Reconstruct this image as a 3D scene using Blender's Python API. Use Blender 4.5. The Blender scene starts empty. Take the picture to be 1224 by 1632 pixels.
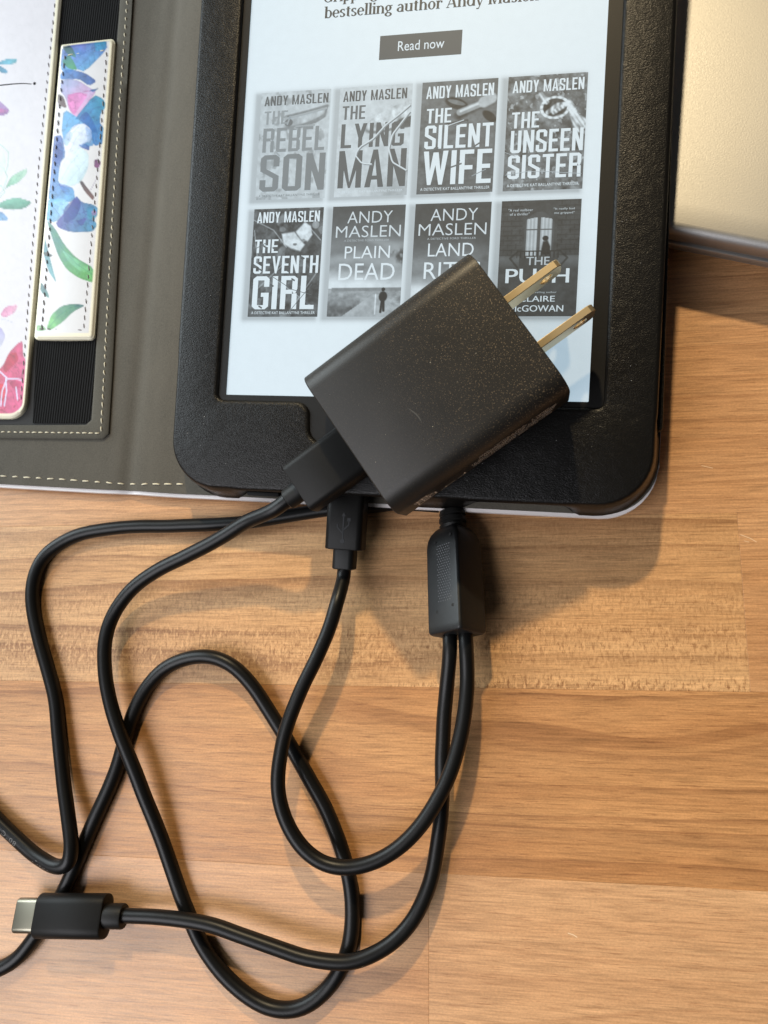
import bpy, bmesh, math, random
import numpy as np
from mathutils import Matrix, Vector

rng = np.random.default_rng(7)
random.seed(7)
scn = bpy.context.scene
C = scn.collection
MM = 0.001

# ------------------------------------------------------------------ camera
# world: millimetres on the table top (z = 0), stored in metres
CAM_POS = np.array([76.0208, -59.1060, 195.9801])
CAM_ROT = np.array([[0.98335225, 0.08563087, -0.16026759],
                    [0.05659404, -0.98245897, -0.17768368],
                    [-0.17267154, 0.16565546, -0.97094944]])     # world -> (right, down, forward)
FPX, IW, IH = 1225.93, 1224.0, 1632.0
cam_data = bpy.data.cameras.new('camera')
cam = bpy.data.objects.new('camera', cam_data)
C.objects.link(cam)
R = CAM_ROT
cam.matrix_world = Matrix(((R[0][0], -R[1][0], -R[2][0], CAM_POS[0] * MM),
                           (R[0][1], -R[1][1], -R[2][1], CAM_POS[1] * MM),
                           (R[0][2], -R[1][2], -R[2][2], CAM_POS[2] * MM),
                           (0, 0, 0, 1)))
cam_data.sensor_fit = 'VERTICAL'
cam_data.sensor_height = 24.0
cam_data.lens = FPX * 24.0 / IH
cam_data.clip_start = 0.01
cam_data.clip_end = 50.0
cam_data.dof.use_dof = True
cam_data.dof.focus_distance = 0.186
cam_data.dof.aperture_fstop = 16.0
scn.camera = cam

# ------------------------------------------------------------------ light
world = bpy.data.worlds.new('World')
scn.world = world
world.use_nodes = True
bgn = world.node_tree.nodes['Background']
bgn.inputs[0].default_value = (0.92, 0.96, 1.0, 1)
bgn.inputs[1].default_value = 0.03
scn.view_settings.view_transform = 'Standard'
scn.view_settings.look = 'None'
scn.view_settings.exposure = 0.0
scn.view_settings.gamma = 1.0


def area_lamp(name, direction, dist, sx, sy, power, colour, target=(0.05, -0.03, 0.0)):
    d = Vector(direction).normalized()
    l = bpy.data.lights.new(name, 'AREA')
    l.shape = 'RECTANGLE' if sy else 'DISK'
    l.size = sx
    if sy:
        l.size_y = sy
    l.energy = power
    l.color = colour
    o = bpy.data.objects.new(name, l)
    o.location = Vector(target) + d * dist
    o.rotation_euler = (-d).to_track_quat('-Z', 'Y').to_euler()
    C.objects.link(o)
    return o


# the desk lamp: a small shaded bulb beyond the top of the picture, aimed at the table right of the case
_d = Vector((-0.20, 1.10, 1.0)).normalized()
_l = bpy.data.lights.new('desk_lamp', 'SPOT')
_l.energy = 35.0
_l.color = (1.0, 0.80, 0.50)
_l.shadow_soft_size = 0.019
_l.spot_size = math.radians(29)
_l.spot_blend = 1.0
lamp = bpy.data.objects.new('desk_lamp', _l)
lamp.location = Vector((0.06, -0.03, 0.0)) + _d * 0.95
lamp.rotation_euler = (Vector((0.140, -0.05, 0.0)) - lamp.location).to_track_quat('-Z', 'Y').to_euler()
C.objects.link(lamp)
# daylight: the bright side of the room on the left and the window behind the camera
area_lamp('side_window', (-1.20, 0.42, 0.78), 0.47, 0.32, 0.36, 3.2, (0.84, 0.95, 1.0), (-0.04, 0.03, 0.0))
area_lamp('window', (-0.50, -0.55, 1.0), 0.60, 0.46, 0.34, 3.7, (0.95, 0.95, 1.0), (-0.04, -0.11, 0.0))

# ------------------------------------------------------------------ frames and pixels
S2W_R = np.array([[0.99939981, -0.00480292, -0.03430658],
                  [0.0, 0.99034175, -0.13864784],
                  [0.03464116, 0.13856463, 0.98974736]])
S2W_T = np.array([0.0, 0.0, 15.09364722])


def s2w(p):
    """points in the plane of the reader's screen (x right, y up, z out of it, mm) -> world mm"""
    return np.asarray(p, float) @ S2W_R.T + S2W_T


def w2s(p):
    return (np.asarray(p, float) - S2W_T) @ S2W_R


def ray(px, py):
    return CAM_ROT.T @ np.array([(px - IW / 2) / FPX, (py - IH / 2) / FPX, 1.0])


def at(px, py, z):
    """the world point at height z that the photograph shows at a pixel"""
    d = ray(px, py)
    return CAM_POS + d * ((z - CAM_POS[2]) / d[2])


def ats(px, py, zs):
    """the same on the plane zs above the reader's screen, in screen coordinates"""
    c = w2s(CAM_POS)
    d = S2W_R.T @ ray(px, py)
    return c + d * ((zs - c[2]) / d[2])


# ------------------------------------------------------------------ mesh helpers
def link(name, me, parent=None, mats=()):
    o = bpy.data.objects.new(name, me)
    C.objects.link(o)
    for m in mats:
        me.materials.append(m)
    if parent is not None:
        o.parent = parent
    return o


def root_of(o):
    while o.parent is not None:
        o = o.parent
    return o


def thing(name, label, cat, M, kind=None, group=None):
    o = bpy.data.objects.new(name, None)
    o.empty_display_size = 0.02
    C.objects.link(o)
    o.matrix_world = M
    o['label'] = label
    o['category'] = cat
    if kind:
        o['kind'] = kind
    if group:
        o['group'] = group
    MATS[o.name] = M.inverted()
    return o


MATS = {}


def build(name, V, F, mat, parent=None, smooth=False, col=None, kind=None, auto=None, fmat=None):
    """one mesh object from world-mm vertices, stored in its root's frame"""
    V = np.asarray(V, float) * MM
    if parent is not None:
        Mi = np.array(MATS[root_of(parent).name])
        V = V @ Mi[:3, :3].T + Mi[:3, 3]
    me = bpy.data.meshes.new(name)
    me.from_pydata(V.tolist(), [], [list(map(int, f)) for f in F])
    if smooth:
        me.polygons.foreach_set('use_smooth', [True] * len(me.polygons))
    if col is not None:
        col = np.asarray(col, float)
        if col.ndim == 1:
            col = np.stack([col] * 3, 1)
        ca = me.color_attributes.new('print', 'FLOAT_COLOR', 'POINT')
        ca.data.foreach_set('color', np.concatenate([col, np.ones((len(col), 1))], 1).ravel())
    me.update()
    mats = mat if isinstance(mat, (list, tuple)) else [mat]
    o = link(name, me, parent, mats)
    if fmat is not None:
        me.polygons.foreach_set('material_index', list(fmat))
    if auto is not None:
        me.polygons.foreach_set('use_smooth', [True] * len(me.polygons))
        me.set_sharp_from_angle(angle=math.radians(auto))
    if kind:
        o['kind'] = kind
    return o


class MB:
    """collects vertices and faces"""

    def __init__(self):
        self.V, self.F, self.n, self.c = [], [], 0, []

    def add(self, V, F, c=None):
        V = np.asarray(V, float)
        self.V.append(V)
        self.F += [[i + self.n for i in f] for f in F]
        self.n += len(V)
        if c is not None:
            self.c.append(np.tile(np.asarray(c, float), (len(V), 1)))
        return self

    def verts(self):
        return np.concatenate(self.V)


def loft(rings, cap0=True, cap1=True, closed=True):
    rings = np.asarray(rings, float)
    n, m = rings.shape[:2]
    F = []
    for i in range(n - 1):
        for j in range(m if closed else m - 1):
            k = (j + 1) % m
            F.append([i * m + j, i * m + k, (i + 1) * m + k, (i + 1) * m + j])
    if cap0:
        F.append([j for j in range(m)][::-1])
    if cap1:
        F.append([(n - 1) * m + j for j in range(m)])
    return rings.reshape(-1, 3), F


def frame_mat(o, ex, ey, ez):
    return np.array(o, float), np.array([ex, ey, ez], float)


def place(P, fr):
    o, B = fr
    return o + np.asarray(P, float) @ B


def rrect(w, h, r, seg=6, cx=0.0, cy=0.0):
    """closed outline of a rounded rectangle, counter-clockwise"""
    r = min(r, w / 2 - 1e-6, h / 2 - 1e-6)
    P = []
    for (sx, sy, a0) in ((1, 1, 0), (-1, 1, 90), (-1, -1, 180), (1, -1, 270)):
        for k in range(seg + 1):
            a = math.radians(a0 + 90 * k / seg)
            P.append((cx + sx * (w / 2 - r) + r * math.cos(a), cy + sy * (h / 2 - r) + r * math.sin(a)))
    return np.array(P)


def prism(outline, prof):
    """rings of an outline: prof is a list of (z, inset); inset moves along the outline's normals"""
    P = np.asarray(outline, float)
    nx = np.roll(P, -1, 0) - np.roll(P, 1, 0)
    nrm = np.stack([nx[:, 1], -nx[:, 0]], 1)
    nrm /= np.maximum(np.linalg.norm(nrm, axis=1, keepdims=True), 1e-9)
    rings = []
    for z, ins in prof:
        Q = P - nrm * ins
        rings.append(np.concatenate([Q, np.full((len(Q), 1), z)], 1))
    return rings


def rbox(w, d, h, r, b=0.3, seg=5):
    """rounded-rectangle block, base at z = 0"""
    return loft(prism(rrect(w, d, r, seg), [(0, b), (b * .3, b * .3), (b, 0), (h - b, 0), (h - b * .3, b * .3), (h, b)]))


def catmull(P, step=0.8):
    P = np.asarray(P, float)
    Q = np.concatenate([[2 * P[0] - P[1]], P, [2 * P[-1] - P[-2]]])
    out = []
    for i in range(1, len(Q) - 2):
        p0, p1, p2, p3 = Q[i - 1:i + 3]
        n = max(2, int(np.linalg.norm(p2 - p1) / step))
        # centripetal parametrisation
        t0 = 0.0
        t1 = t0 + max(np.linalg.norm(p1 - p0), 1e-6) ** .5
        t2 = t1 + max(np.linalg.norm(p2 - p1), 1e-6) ** .5
        t3 = t2 + max(np.linalg.norm(p3 - p2), 1e-6) ** .5
        for t in np.linspace(t1, t2, n, endpoint=False):
            A1 = (t1 - t) / (t1 - t0) * p0 + (t - t0) / (t1 - t0) * p1
            A2 = (t2 - t) / (t2 - t1) * p1 + (t - t1) / (t2 - t1) * p2
            A3 = (t3 - t) / (t3 - t2) * p2 + (t - t2) / (t3 - t2) * p3
            B1 = (t2 - t) / (t2 - t0) * A1 + (t - t0) / (t2 - t0) * A2
            B2 = (t3 - t) / (t3 - t1) * A2 + (t - t1) / (t3 - t1) * A3
            out.append((t2 - t) / (t2 - t1) * B1 + (t - t1) / (t2 - t1) * B2)
    out.append(P[-1])
    out = np.array(out)
    for _ in range(4):
        out[1:-1] = (out[:-2] + 2 * out[1:-1] + out[2:]) / 4
    return out


def tube(P, r, sides=14):
    P = np.asarray(P, float)
    T = np.gradient(P, axis=0)
    T /= np.linalg.norm(T, axis=1, keepdims=True)
    N = np.cross(T[0], [0, 0, 1.0])
    N /= np.linalg.norm(N)
    rr = np.broadcast_to(np.asarray(r, float), (len(P),))
    rings = []
    for i in range(len(P)):
        N = N - T[i] * (N @ T[i])
        N /= np.linalg.norm(N)
        Bn = np.cross(T[i], N)
        a = np.linspace(0, 2 * np.pi, sides, endpoint=False)
        rings.append(P[i] + rr[i] * (np.cos(a)[:, None] * N + np.sin(a)[:, None] * Bn))
    return loft(rings)


def grid_faces(nu, nv):
    F = []
    for j in range(nv - 1):
        for i in range(nu - 1):
            a = j * nu + i
            F.append([a, a + nu, a + nu + 1, a + 1])
    return F


def fnoise(x, y, seed, octaves=4, fx=4.0, fy=4.0):
    """smooth value noise on arrays (for printed pictures and slightly uneven surfaces)"""
    x = np.asarray(x, float)
    y = np.asarray(y, float)
    out = np.zeros(np.broadcast(x, y).shape)
    amp, tot = 1.0, 0.0
    for o in range(octaves):
        tab = np.random.default_rng(seed * 13 + o).random((64, 64))
        X, Y = x * fx, y * fy
        i, j = np.floor(X).astype(int), np.floor(Y).astype(int)
        u, v = X - i, Y - j
        u, v = u * u * (3 - 2 * u), v * v * (3 - 2 * v)
        g = lambda a, b: tab[a % 64, b % 64]
        out = out + amp * ((g(i, j) * (1 - u) + g(i + 1, j) * u) * (1 - v) + (g(i, j + 1) * (1 - u) + g(i + 1, j + 1) * u) * v)
        tot += amp
        amp *= .55
        fx, fy = fx * 2.03, fy * 2.03
    return out / tot


def sm(a, b, x):
    t = np.clip((x - a) / (b - a), 0, 1)
    return t * t * (3 - 2 * t)


# lettering as meshes: returns vertices (x, y) fitted to a box, and faces
_text_cache = {}


def letters(body, bold=0.0, spacing=1.0, shear=0.0):
    key = (body, bold, spacing, shear)
    if key not in _text_cache:
        cu = bpy.data.curves.new('lettering', 'FONT')
        cu.body = body
        cu.size = 1.0
        cu.offset = bold
        cu.space_character = spacing
        cu.shear = shear
        cu.resolution_u = 3
        cu.fill_mode = 'FRONT'
        o = bpy.data.objects.new('lettering', cu)
        C.objects.link(o)
        dg = bpy.context.evaluated_depsgraph_get()
        dg.update()
        me = bpy.data.meshes.new_from_object(o.evaluated_get(dg))
        V = np.array([v.co[:2] for v in me.vertices])
        F = [list(p.vertices) for p in me.polygons]
        bpy.data.objects.remove(o)
        bpy.data.curves.remove(cu)
        bpy.data.meshes.remove(me)
        lo, hi = V.min(0), V.max(0)
        _text_cache[key] = ((V - lo) / (hi - lo), F, (hi - lo)[0] / (hi - lo)[1])
    return _text_cache[key]


# ------------------------------------------------------------------ materials
def srgb(r, g=None, b=None):
    if g is None:
        g = b = r
    f = lambda c: c / 12.92 if c <= .04045 else ((c + .055) / 1.055) ** 2.4
    return (f(r / 255), f(g / 255), f(b / 255))


class NT:
    def __init__(self, name):
        self.m = bpy.data.materials.new(name)
        self.m.use_nodes = True
        self.t = self.m.node_tree
        self.b = self.t.nodes['Principled BSDF']

    def n(self, kind, **kw):
        nd = self.t.nodes.new(kind)
        for k, v in kw.items():
            if k == 'i':
                for a, b in v.items():
                    nd.inputs[a].default_value = b
            else:
                setattr(nd, k, v)
        return nd

    def l(self, a, b):
        self.t.links.new(a, b)

    def coords(self, kind='Object', scale=(1000, 1000, 1000), loc=(0, 0, 0), rot=(0, 0, 0)):
        tc = self.n('ShaderNodeTexCoord')
        mp = self.n('ShaderNodeMapping', i={'Scale': scale, 'Location': loc, 'Rotation': rot})
        self.l(tc.outputs[kind], mp.inputs[0])
        return mp.outputs[0]

    def noise(self, vec, scale, detail=3, rough=.5, dist=0.0):
        nd = self.n('ShaderNodeTexNoise', i={'Scale': scale, 'Detail': detail, 'Roughness': rough, 'Distortion': dist})
        self.l(vec, nd.inputs['Vector'])
        return nd.outputs['Fac']

    def scaled(self, vec, s, loc=(0, 0, 0)):
        mp = self.n('ShaderNodeMapping', i={'Scale': s, 'Location': loc})
        self.l(vec, mp.inputs[0])
        return mp.outputs[0]

    def ramp(self, fac, stops, interp='LINEAR'):
        nd = self.n('ShaderNodeValToRGB')
        cr = nd.color_ramp
        cr.interpolation = interp
        while len(cr.elements) < len(stops):
            cr.elements.new(.5)
        for e, (p, c) in zip(cr.elements, stops):
            e.position = p
            e.color = (*(c if isinstance(c, (tuple, list)) else (c, c, c)), 1)
        self.l(fac, nd.inputs[0])
        return nd.outputs[0]

    def mix(self, fac, a, b, blend='MIX'):
        nd = self.n('ShaderNodeMix', data_type='RGBA', blend_type=blend)
        for s, v in ((nd.inputs[0], fac), (nd.inputs[6], a), (nd.inputs[7], b)):
            if isinstance(v, (int, float)):
                s.default_value = v
            elif isinstance(v, tuple):
                s.default_value = (*v, 1)
            else:
                self.l(v, s)
        return nd.outputs[2]

    def math(self, op, a, b=0.0, c=None, clamp=False):
        nd = self.n('ShaderNodeMath', operation=op, use_clamp=clamp)
        for s, v in zip(nd.inputs, (a, b, c)):
            if v is None:
                continue
            if isinstance(v, (int, float)):
                s.default_value = v
            else:
                self.l(v, s)
        return nd.outputs[0]

    def bump(self, h, strength, dist):
        nd = self.n('ShaderNodeBump', i={'Strength': strength, 'Distance': dist})
        self.l(h, nd.inputs['Height'])
        self.l(nd.outputs[0], self.b.inputs['Normal'])
        return nd

    def set(self, **kw):
        names = dict(col='Base Color', rough='Roughness', metal='Metallic', spec='Specular IOR Level', sheen='Sheen Weight',
                     coat='Coat Weight', coat_rough='Coat Roughness', aniso='Anisotropic')
        for k, v in kw.items():
            s = self.b.inputs[names[k]]
            if isinstance(v, (int, float)):
                s.default_value = v
            elif isinstance(v, tuple):
                s.default_value = (*v, 1)
            else:
                self.l(v, s)
        return self


def plain(name, col, rough=.5, **kw):
    t = NT(name)
    t.set(col=col, rough=rough, **kw)
    return t.m


def plastic_mat(name, col, rough, grain=.35, glitter=False, scale=1.0, spec=.4):
    t = NT(name)
    P = t.coords()
    a = t.noise(P, 2.6 * scale, 3, .6)
    b = t.noise(P, .09, 3)
    t.set(col=t.mix(t.ramp(b, [(.35, 0.0), (.7, 1.0)]), col, tuple(c * 1.25 for c in col)), rough=rough, spec=spec)
    t.bump(a, grain, .00006)
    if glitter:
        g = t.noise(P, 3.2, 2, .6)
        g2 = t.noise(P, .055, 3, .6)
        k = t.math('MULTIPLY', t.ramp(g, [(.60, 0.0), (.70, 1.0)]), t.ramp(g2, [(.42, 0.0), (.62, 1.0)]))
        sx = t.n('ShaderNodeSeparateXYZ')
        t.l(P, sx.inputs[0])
        lamp_end = t.ramp(t.math('MULTIPLY_ADD', t.math('ADD', t.math('MULTIPLY', sx.outputs[0], .8), t.math('MULTIPLY', sx.outputs[1], .6)), .02, 0.0), [(.25, .10), (.85, 1.0)])
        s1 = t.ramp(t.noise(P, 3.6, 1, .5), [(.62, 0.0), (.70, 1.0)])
        glint = t.math('MULTIPLY', t.math('MULTIPLY', s1, lamp_end), .8)  # lamp glints painted into the colour as warm specks, stronger toward the prong end
        t.set(rough=t.math('MULTIPLY_ADD', k, -.16, rough), col=t.mix(glint, t.mix(t.ramp(b, [(.35, 0.0), (.7, 1.0)]), col, tuple(c * 1.25 for c in col)), (.17, .125, .075)))
    return t.m


def leather_mat(name, c1, c2, rough=.5, size=1.0, strength=.55, rot=0.0):
    t = NT(name)
    P = t.coords(rot=(0, 0, rot))
    W = t.noise(P, .35, 2)
    wv = t.n('ShaderNodeVectorMath', operation='ADD')
    t.l(P, wv.inputs[0])
    cw = t.n('ShaderNodeCombineXYZ')
    t.l(t.math('MULTIPLY', W, 1.6), cw.inputs[1])
    t.l(cw.outputs[0], wv.inputs[1])
    v = t.n('ShaderNodeTexVoronoi', feature='SMOOTH_F1', i={'Scale': 1.15 / size, 'Smoothness': .35, 'Randomness': 1.0})
    t.l(t.scaled(wv.outputs[0], (.75, 1.5, 1.0)), v.inputs['Vector'])
    n = t.noise(P, 2.2 / size, 3, .6)
    h = t.math('ADD', t.math('MULTIPLY', v.outputs['Distance'], -1.0), t.math('MULTIPLY', n, .7))
    t.set(col=t.mix(t.noise(P, .05, 3), c1, c2), rough=t.ramp(n, [(.3, rough - .07), (.75, rough + .12)]), spec=.24)
    t.bump(h, strength, .00032 * size)
    return t.m


def suede_mat(name, c1, c2):
    t = NT(name)
    P = t.coords()
    a = t.noise(t.scaled(P, (1, .35, 1)), .22, 4, .6)
    b = t.noise(P, 3.0, 3, .7)
    base = t.mix(t.ramp(a, [(.3, 0.0), (.7, 1.0)]), c1, c2)
    t.set(col=t.mix(t.ramp(b, [(.25, 0.0), (.8, 1.0)]), base, tuple(c * 1.5 for c in c2)), rough=.85, sheen=.15, spec=.2)
    t.b.inputs['Sheen Roughness'].default_value = .5
    t.bump(b, .5, .00012)
    return t.m


def print_mat(name, rough=.45, emit=None, tint=(1, 1, 1), base=1.0, bump=.15, scale=2.0, grain=0.0):
    """flat print: the colour stored with the mesh"""
    t = NT(name)
    at_ = t.n('ShaderNodeVertexColor', layer_name='print')
    P = t.coords()
    n = t.noise(P, scale, 3, .6)
    c = t.mix(1.0, at_.outputs[0], tuple(base * k for k in tint), 'MULTIPLY')
    if grain:
        g = t.ramp(n, [(.2, 1 - grain), (.8, 1 + grain)])
        g2 = t.ramp(t.noise(P, .35, 3, .6), [(.2, 1 - grain * .5), (.8, 1 + grain * .5)])
        c = t.mix(1.0, t.mix(1.0, c, g, 'MULTIPLY'), g2, 'MULTIPLY')
    t.set(col=c, rough=rough)
    if emit:
        t.l(t.mix(1.0, c, emit, 'MULTIPLY'), t.b.inputs['Emission Color'])
        t.b.inputs['Emission Strength'].default_value = 1.0
    if bump:
        t.bump(n, bump, .00005)
    return t.m


def wood_mat(name, pale, mid, dark, seed, ring=.16, ring_amt=.5, fleck=0.0, warp=10.0, rough=.42):
    t = NT(name)
    P = t.coords(loc=(seed * 137.3, seed * 71.9, 0))
    sep = t.n('ShaderNodeSeparateXYZ')
    t.l(P, sep.inputs[0])
    w1 = t.noise(t.scaled(P, (.0045, .016, 1)), 1.0, 2, .5)
    w2 = t.noise(t.scaled(P, (.03, .12, 1)), 1.0, 2)
    v = t.math('ADD', sep.outputs[1], t.math('MULTIPLY', t.math('SUBTRACT', w1, .5), warp * 6))
    v = t.math('ADD', v, t.math('MULTIPLY', t.math('SUBTRACT', w2, .5), 2.2))
    cmb = t.n('ShaderNodeCombineXYZ')
    t.l(t.math('MULTIPLY', sep.outputs[0], .004), cmb.inputs[0])
    t.l(v, cmb.inputs[1])
    # growth rings: slow rise, sharp dark end, of uneven width
    uneven = t.noise(t.scaled(cmb.outputs[0], (.5, .09, 1)), 1.0, 2, .5)
    ph = t.math('ADD', t.math('MULTIPLY', v, ring), t.math('MULTIPLY', uneven, 2.6))
    saw = t.math('FRACT', ph)
    ringc = t.ramp(saw, [(0.0, .55), (.05, .06), (.45, .16), (.80, .45), (.95, 1.0)])
    fine = t.ramp(t.math('FRACT', t.math('MULTIPLY', ph, 3.7)), [(0.0, .4), (.1, 0.0), (.6, .2), (.95, .8)])
    ringc = t.mix(.22, ringc, fine)
    broad = t.noise(t.scaled(cmb.outputs[0], (1.6, .07, 1)), 1.0, 4, .55)
    c = t.mix(t.ramp(broad, [(.32, 0.0), (.68, 1.0)]), pale, mid)
    mask = t.ramp(t.noise(t.scaled(P, (.008, .05, 1)), 1.0, 2), [(.34, .30), (.66, 1.0)])
    c = t.mix(t.math('MULTIPLY', t.math('MULTIPLY', ringc, ring_amt), mask), c, dark)
    # fibres and pores
    f1 = t.noise(t.scaled(P, (.10, 2.6, 1)), 1.0, 4, .65)
    c = t.mix(1.0, c, t.ramp(f1, [(.25, .70), (.5, 1.0), (.78, 1.22)]), 'MULTIPLY')
    f4 = t.noise(t.scaled(P, (.06, 1.05, 1), (7, 3, 0)), 1.0, 5, .7)
    c = t.mix(1.0, c, t.ramp(f4, [(.28, .70), (.5, 1.0), (.74, 1.20)]), 'MULTIPLY')
    f2 = t.noise(t.scaled(P, (.13, 2.3, 1), (3, 9, 0)), 1.0, 3, .6)
    c = t.mix(t.math('MULTIPLY', t.ramp(f2, [(.58, 0.0), (.68, 1.0)]), .50), c, dark)
    f3 = t.noise(t.scaled(P, (1.6, 2.2, 1)), 1.0, 3, .7)
    c = t.mix(1.0, c, t.ramp(f3, [(.25, .84), (.75, 1.15)]), 'MULTIPLY')
    if fleck:
        band = t.ramp(t.noise(t.scaled(cmb.outputs[0], (.2, .16, 1), (0, 31, 0)), 1.0, 2), [(.28, .15), (.58, 1.0)])
        side = t.ramp(t.math('MULTIPLY_ADD', sep.outputs[1], -.03, .5 + seed * 71.9 * .03), [(.35, .25), (.75, 1.0)])
        k1 = t.noise(t.scaled(P, (1.5, .55, 1)), 1.0, 2, .7)
        k2 = t.noise(t.scaled(P, (1.25, .5, 1), (17, 5, 0)), 1.0, 2, .7)
        m = t.math('MULTIPLY', t.math('MULTIPLY', band, side), fleck)
        c = t.mix(t.math('MULTIPLY', t.ramp(k1, [(.50, 0.0), (.64, 1.0)]), t.math('MULTIPLY', m, .72)), c, dark)
        c = t.mix(t.math('MULTIPLY', t.ramp(k2, [(.50, 0.0), (.66, 1.0)]), t.math('MULTIPLY', m, .65)), c, tuple(min(1, k * 1.25) for k in pale))
    t.set(col=c, rough=t.ramp(f1, [(.3, rough - .04), (.7, rough + .07)]), spec=.5)
    t.bump(t.math('ADD', f1, t.math('MULTIPLY', f3, .6)), .22, .00010)
    return t.m


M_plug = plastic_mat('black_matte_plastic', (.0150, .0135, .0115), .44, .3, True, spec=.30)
M_housing = plastic_mat('black_plug_plastic', (.0075, .0072, .0068), .46, .35, spec=.16)
M_cord = plastic_mat('black_cable_rubber', (.0045, .0045, .0045), .38, .12, scale=.6, spec=.24)
M_relief = plastic_mat('black_strain_relief_rubber', (.0065, .0065, .0062), .50, .25, spec=.26)
M_hole = plain('dark_recess', (.004, .004, .004), .8)
M_mark = plain('grey_moulded_print', (.95, .90, .80), .5)
M_dust = plain('pale_dust', (.30, .27, .21), .9)
M_dust_w = plain('white_lint', (.75, .75, .73), .9)
M_leather = leather_mat('black_grained_leather', (.0040, .0037, .0034), (.006, .0055, .0049), .35, .36, .46)
M_trim_leather = leather_mat('black_edge_leather', (.0045, .0043, .0042), (.007, .0066, .006), .46, .6, .6)
M_suede = suede_mat('brown_grey_microfibre', srgb(64, 61, 54), srgb(76, 72, 64))
M_suede_edge = suede_mat('brown_grey_microfibre_border', srgb(64, 61, 54), srgb(73, 70, 62))
M_white_leather = plain('white_leather_rim', srgb(228, 222, 220), .55)
M_cream = leather_mat('cream_cut_leather_edge', srgb(212, 202, 170), srgb(226, 218, 190), .55, .8, .15)
M_thread = plain('cream_thread', srgb(206, 196, 170), .8)
M_grey_thread = plain('grey_thread', srgb(118, 112, 112), .8)
M_floral = print_mat('floral_printed_leather', .42, base=1.0, bump=.2, scale=1.6)
M_eink = print_mat('lit_paper_screen', .55, emit=(2.02, 2.66, 3.12), tint=(1.0, 1.0, 1.0), base=.20, bump=.0, scale=4.5, grain=.04)
M_bezel = plastic_mat('black_bezel_plastic', (.0055, .0053, .005), .45, .3, spec=.3)
M_reader = plastic_mat('dark_grey_reader_shell', (.02, .02, .02), .6)
M_chrome = plain('nickel_plated_brass', srgb(226, 206, 168), .40, metal=1.0)
M_tip = plain('nickel_connector', srgb(132, 128, 114), .36, metal=1.0)


def metal_alu():
    t = NT('silver_anodised_aluminium')
    P = t.coords()
    a = t.noise(P, 1.5, 4, .75)
    b = t.noise(P, .03, 3, .5)
    t.set(col=t.mix(b, srgb(178, 177, 175), srgb(170, 169, 167)), rough=t.ramp(a, [(.3, .50), (.7, .60)]), metal=1.0)
    t.bump(t.noise(P, 2.4, 2, .6), .45, .00006)
    return t.m


M_alu = metal_alu()
M_alu_dark = plastic_mat('dark_laptop_gap', (.02, .019, .018), .6)


def elastic_mat():
    t = NT('black_ribbed_elastic')
    P = t.coords()
    w = t.n('ShaderNodeTexWave', wave_type='BANDS', bands_direction='X', i={'Scale': .42, 'Distortion': .25, 'Detail': 2, 'Detail Scale': 3})
    t.l(P, w.inputs[0])
    b = t.noise(t.scaled(P, (1.4, 2.6, 1)), 1.0, 3, .7)
    t.set(col=t.mix(w.outputs['Fac'], (.0035, .0035, .0035), (.013, .0125, .0125)), rough=.9, spec=.15)
    t.bump(t.math('ADD', w.outputs['Fac'], t.math('MULTIPLY', b, .8)), .8, .0003)
    return t.m


M_elastic = elastic_mat()

WOODS = [
    wood_mat('golden_strip_wood', srgb(208, 164, 116), srgb(192, 145, 97), srgb(116, 72, 38), 1, .115, .85, 1.0, 3, .40),
    wood_mat('amber_strip_wood', srgb(198, 148, 98), srgb(176, 124, 77), srgb(106, 62, 34), 2, .11, .72, 0.0, 9, .40),
    wood_mat('rosy_strip_wood', srgb(200, 154, 110), srgb(188, 138, 95), srgb(134, 87, 54), 3, .10, .36, 0.0, 5, .38),
    wood_mat('plain_strip_wood', srgb(200, 153, 108), srgb(184, 135, 90), srgb(130, 84, 50), 4, .17, .50, 0.0, 3, .40),
    wood_mat('pale_strip_wood', srgb(207, 163, 120), srgb(195, 149, 107), srgb(142, 95, 61), 5, .07, .32, 0.0, 9, .38),
]

# ------------------------------------------------------------------ the table
TA = math.radians(4.5)
TU = np.array([math.cos(TA), math.sin(TA), 0])
TV = np.array([-math.sin(TA), math.cos(TA), 0])
table = bpy.data.objects.new('table_top', None)
C.objects.link(table)
table['kind'] = 'structure'
table['label'] = 'warm brown wooden table top laid out in long strips'
MATS[table.name] = Matrix.Identity(4)
MATS['table_top'] = Matrix.Identity(4)
V, F = rbox(820, 620, 18, 4, 1)
build('table_board', place(V, frame_mat((20, -10, -18.25), TU, TV, (0, 0, 1))), F, plain('brown_glue_joint', srgb(120, 80, 48), .6), table)
rows = [-290.5, -247.2, -203.9, -160.5, -117.0, -73.5, -30.8, 12.5, 55.8, 99.1, 142.4, 185.7, 229.0, 272.3]
cuts = {2: [-120, 180], 3: [-389, 50.6], 4: [-330, -120, 300], 5: [-310, 126.3], 6: [-215, 268], 7: [-150, 150], 8: [-60, 240], 9: [-260, 60], 10: [-140, 190]}
styles = {3: [2, 4, 2], 4: [1, 1, 1, 2], 5: [2, 0, 3], 6: [1, 3, 0], 7: [0, 3, 2]}
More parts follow.
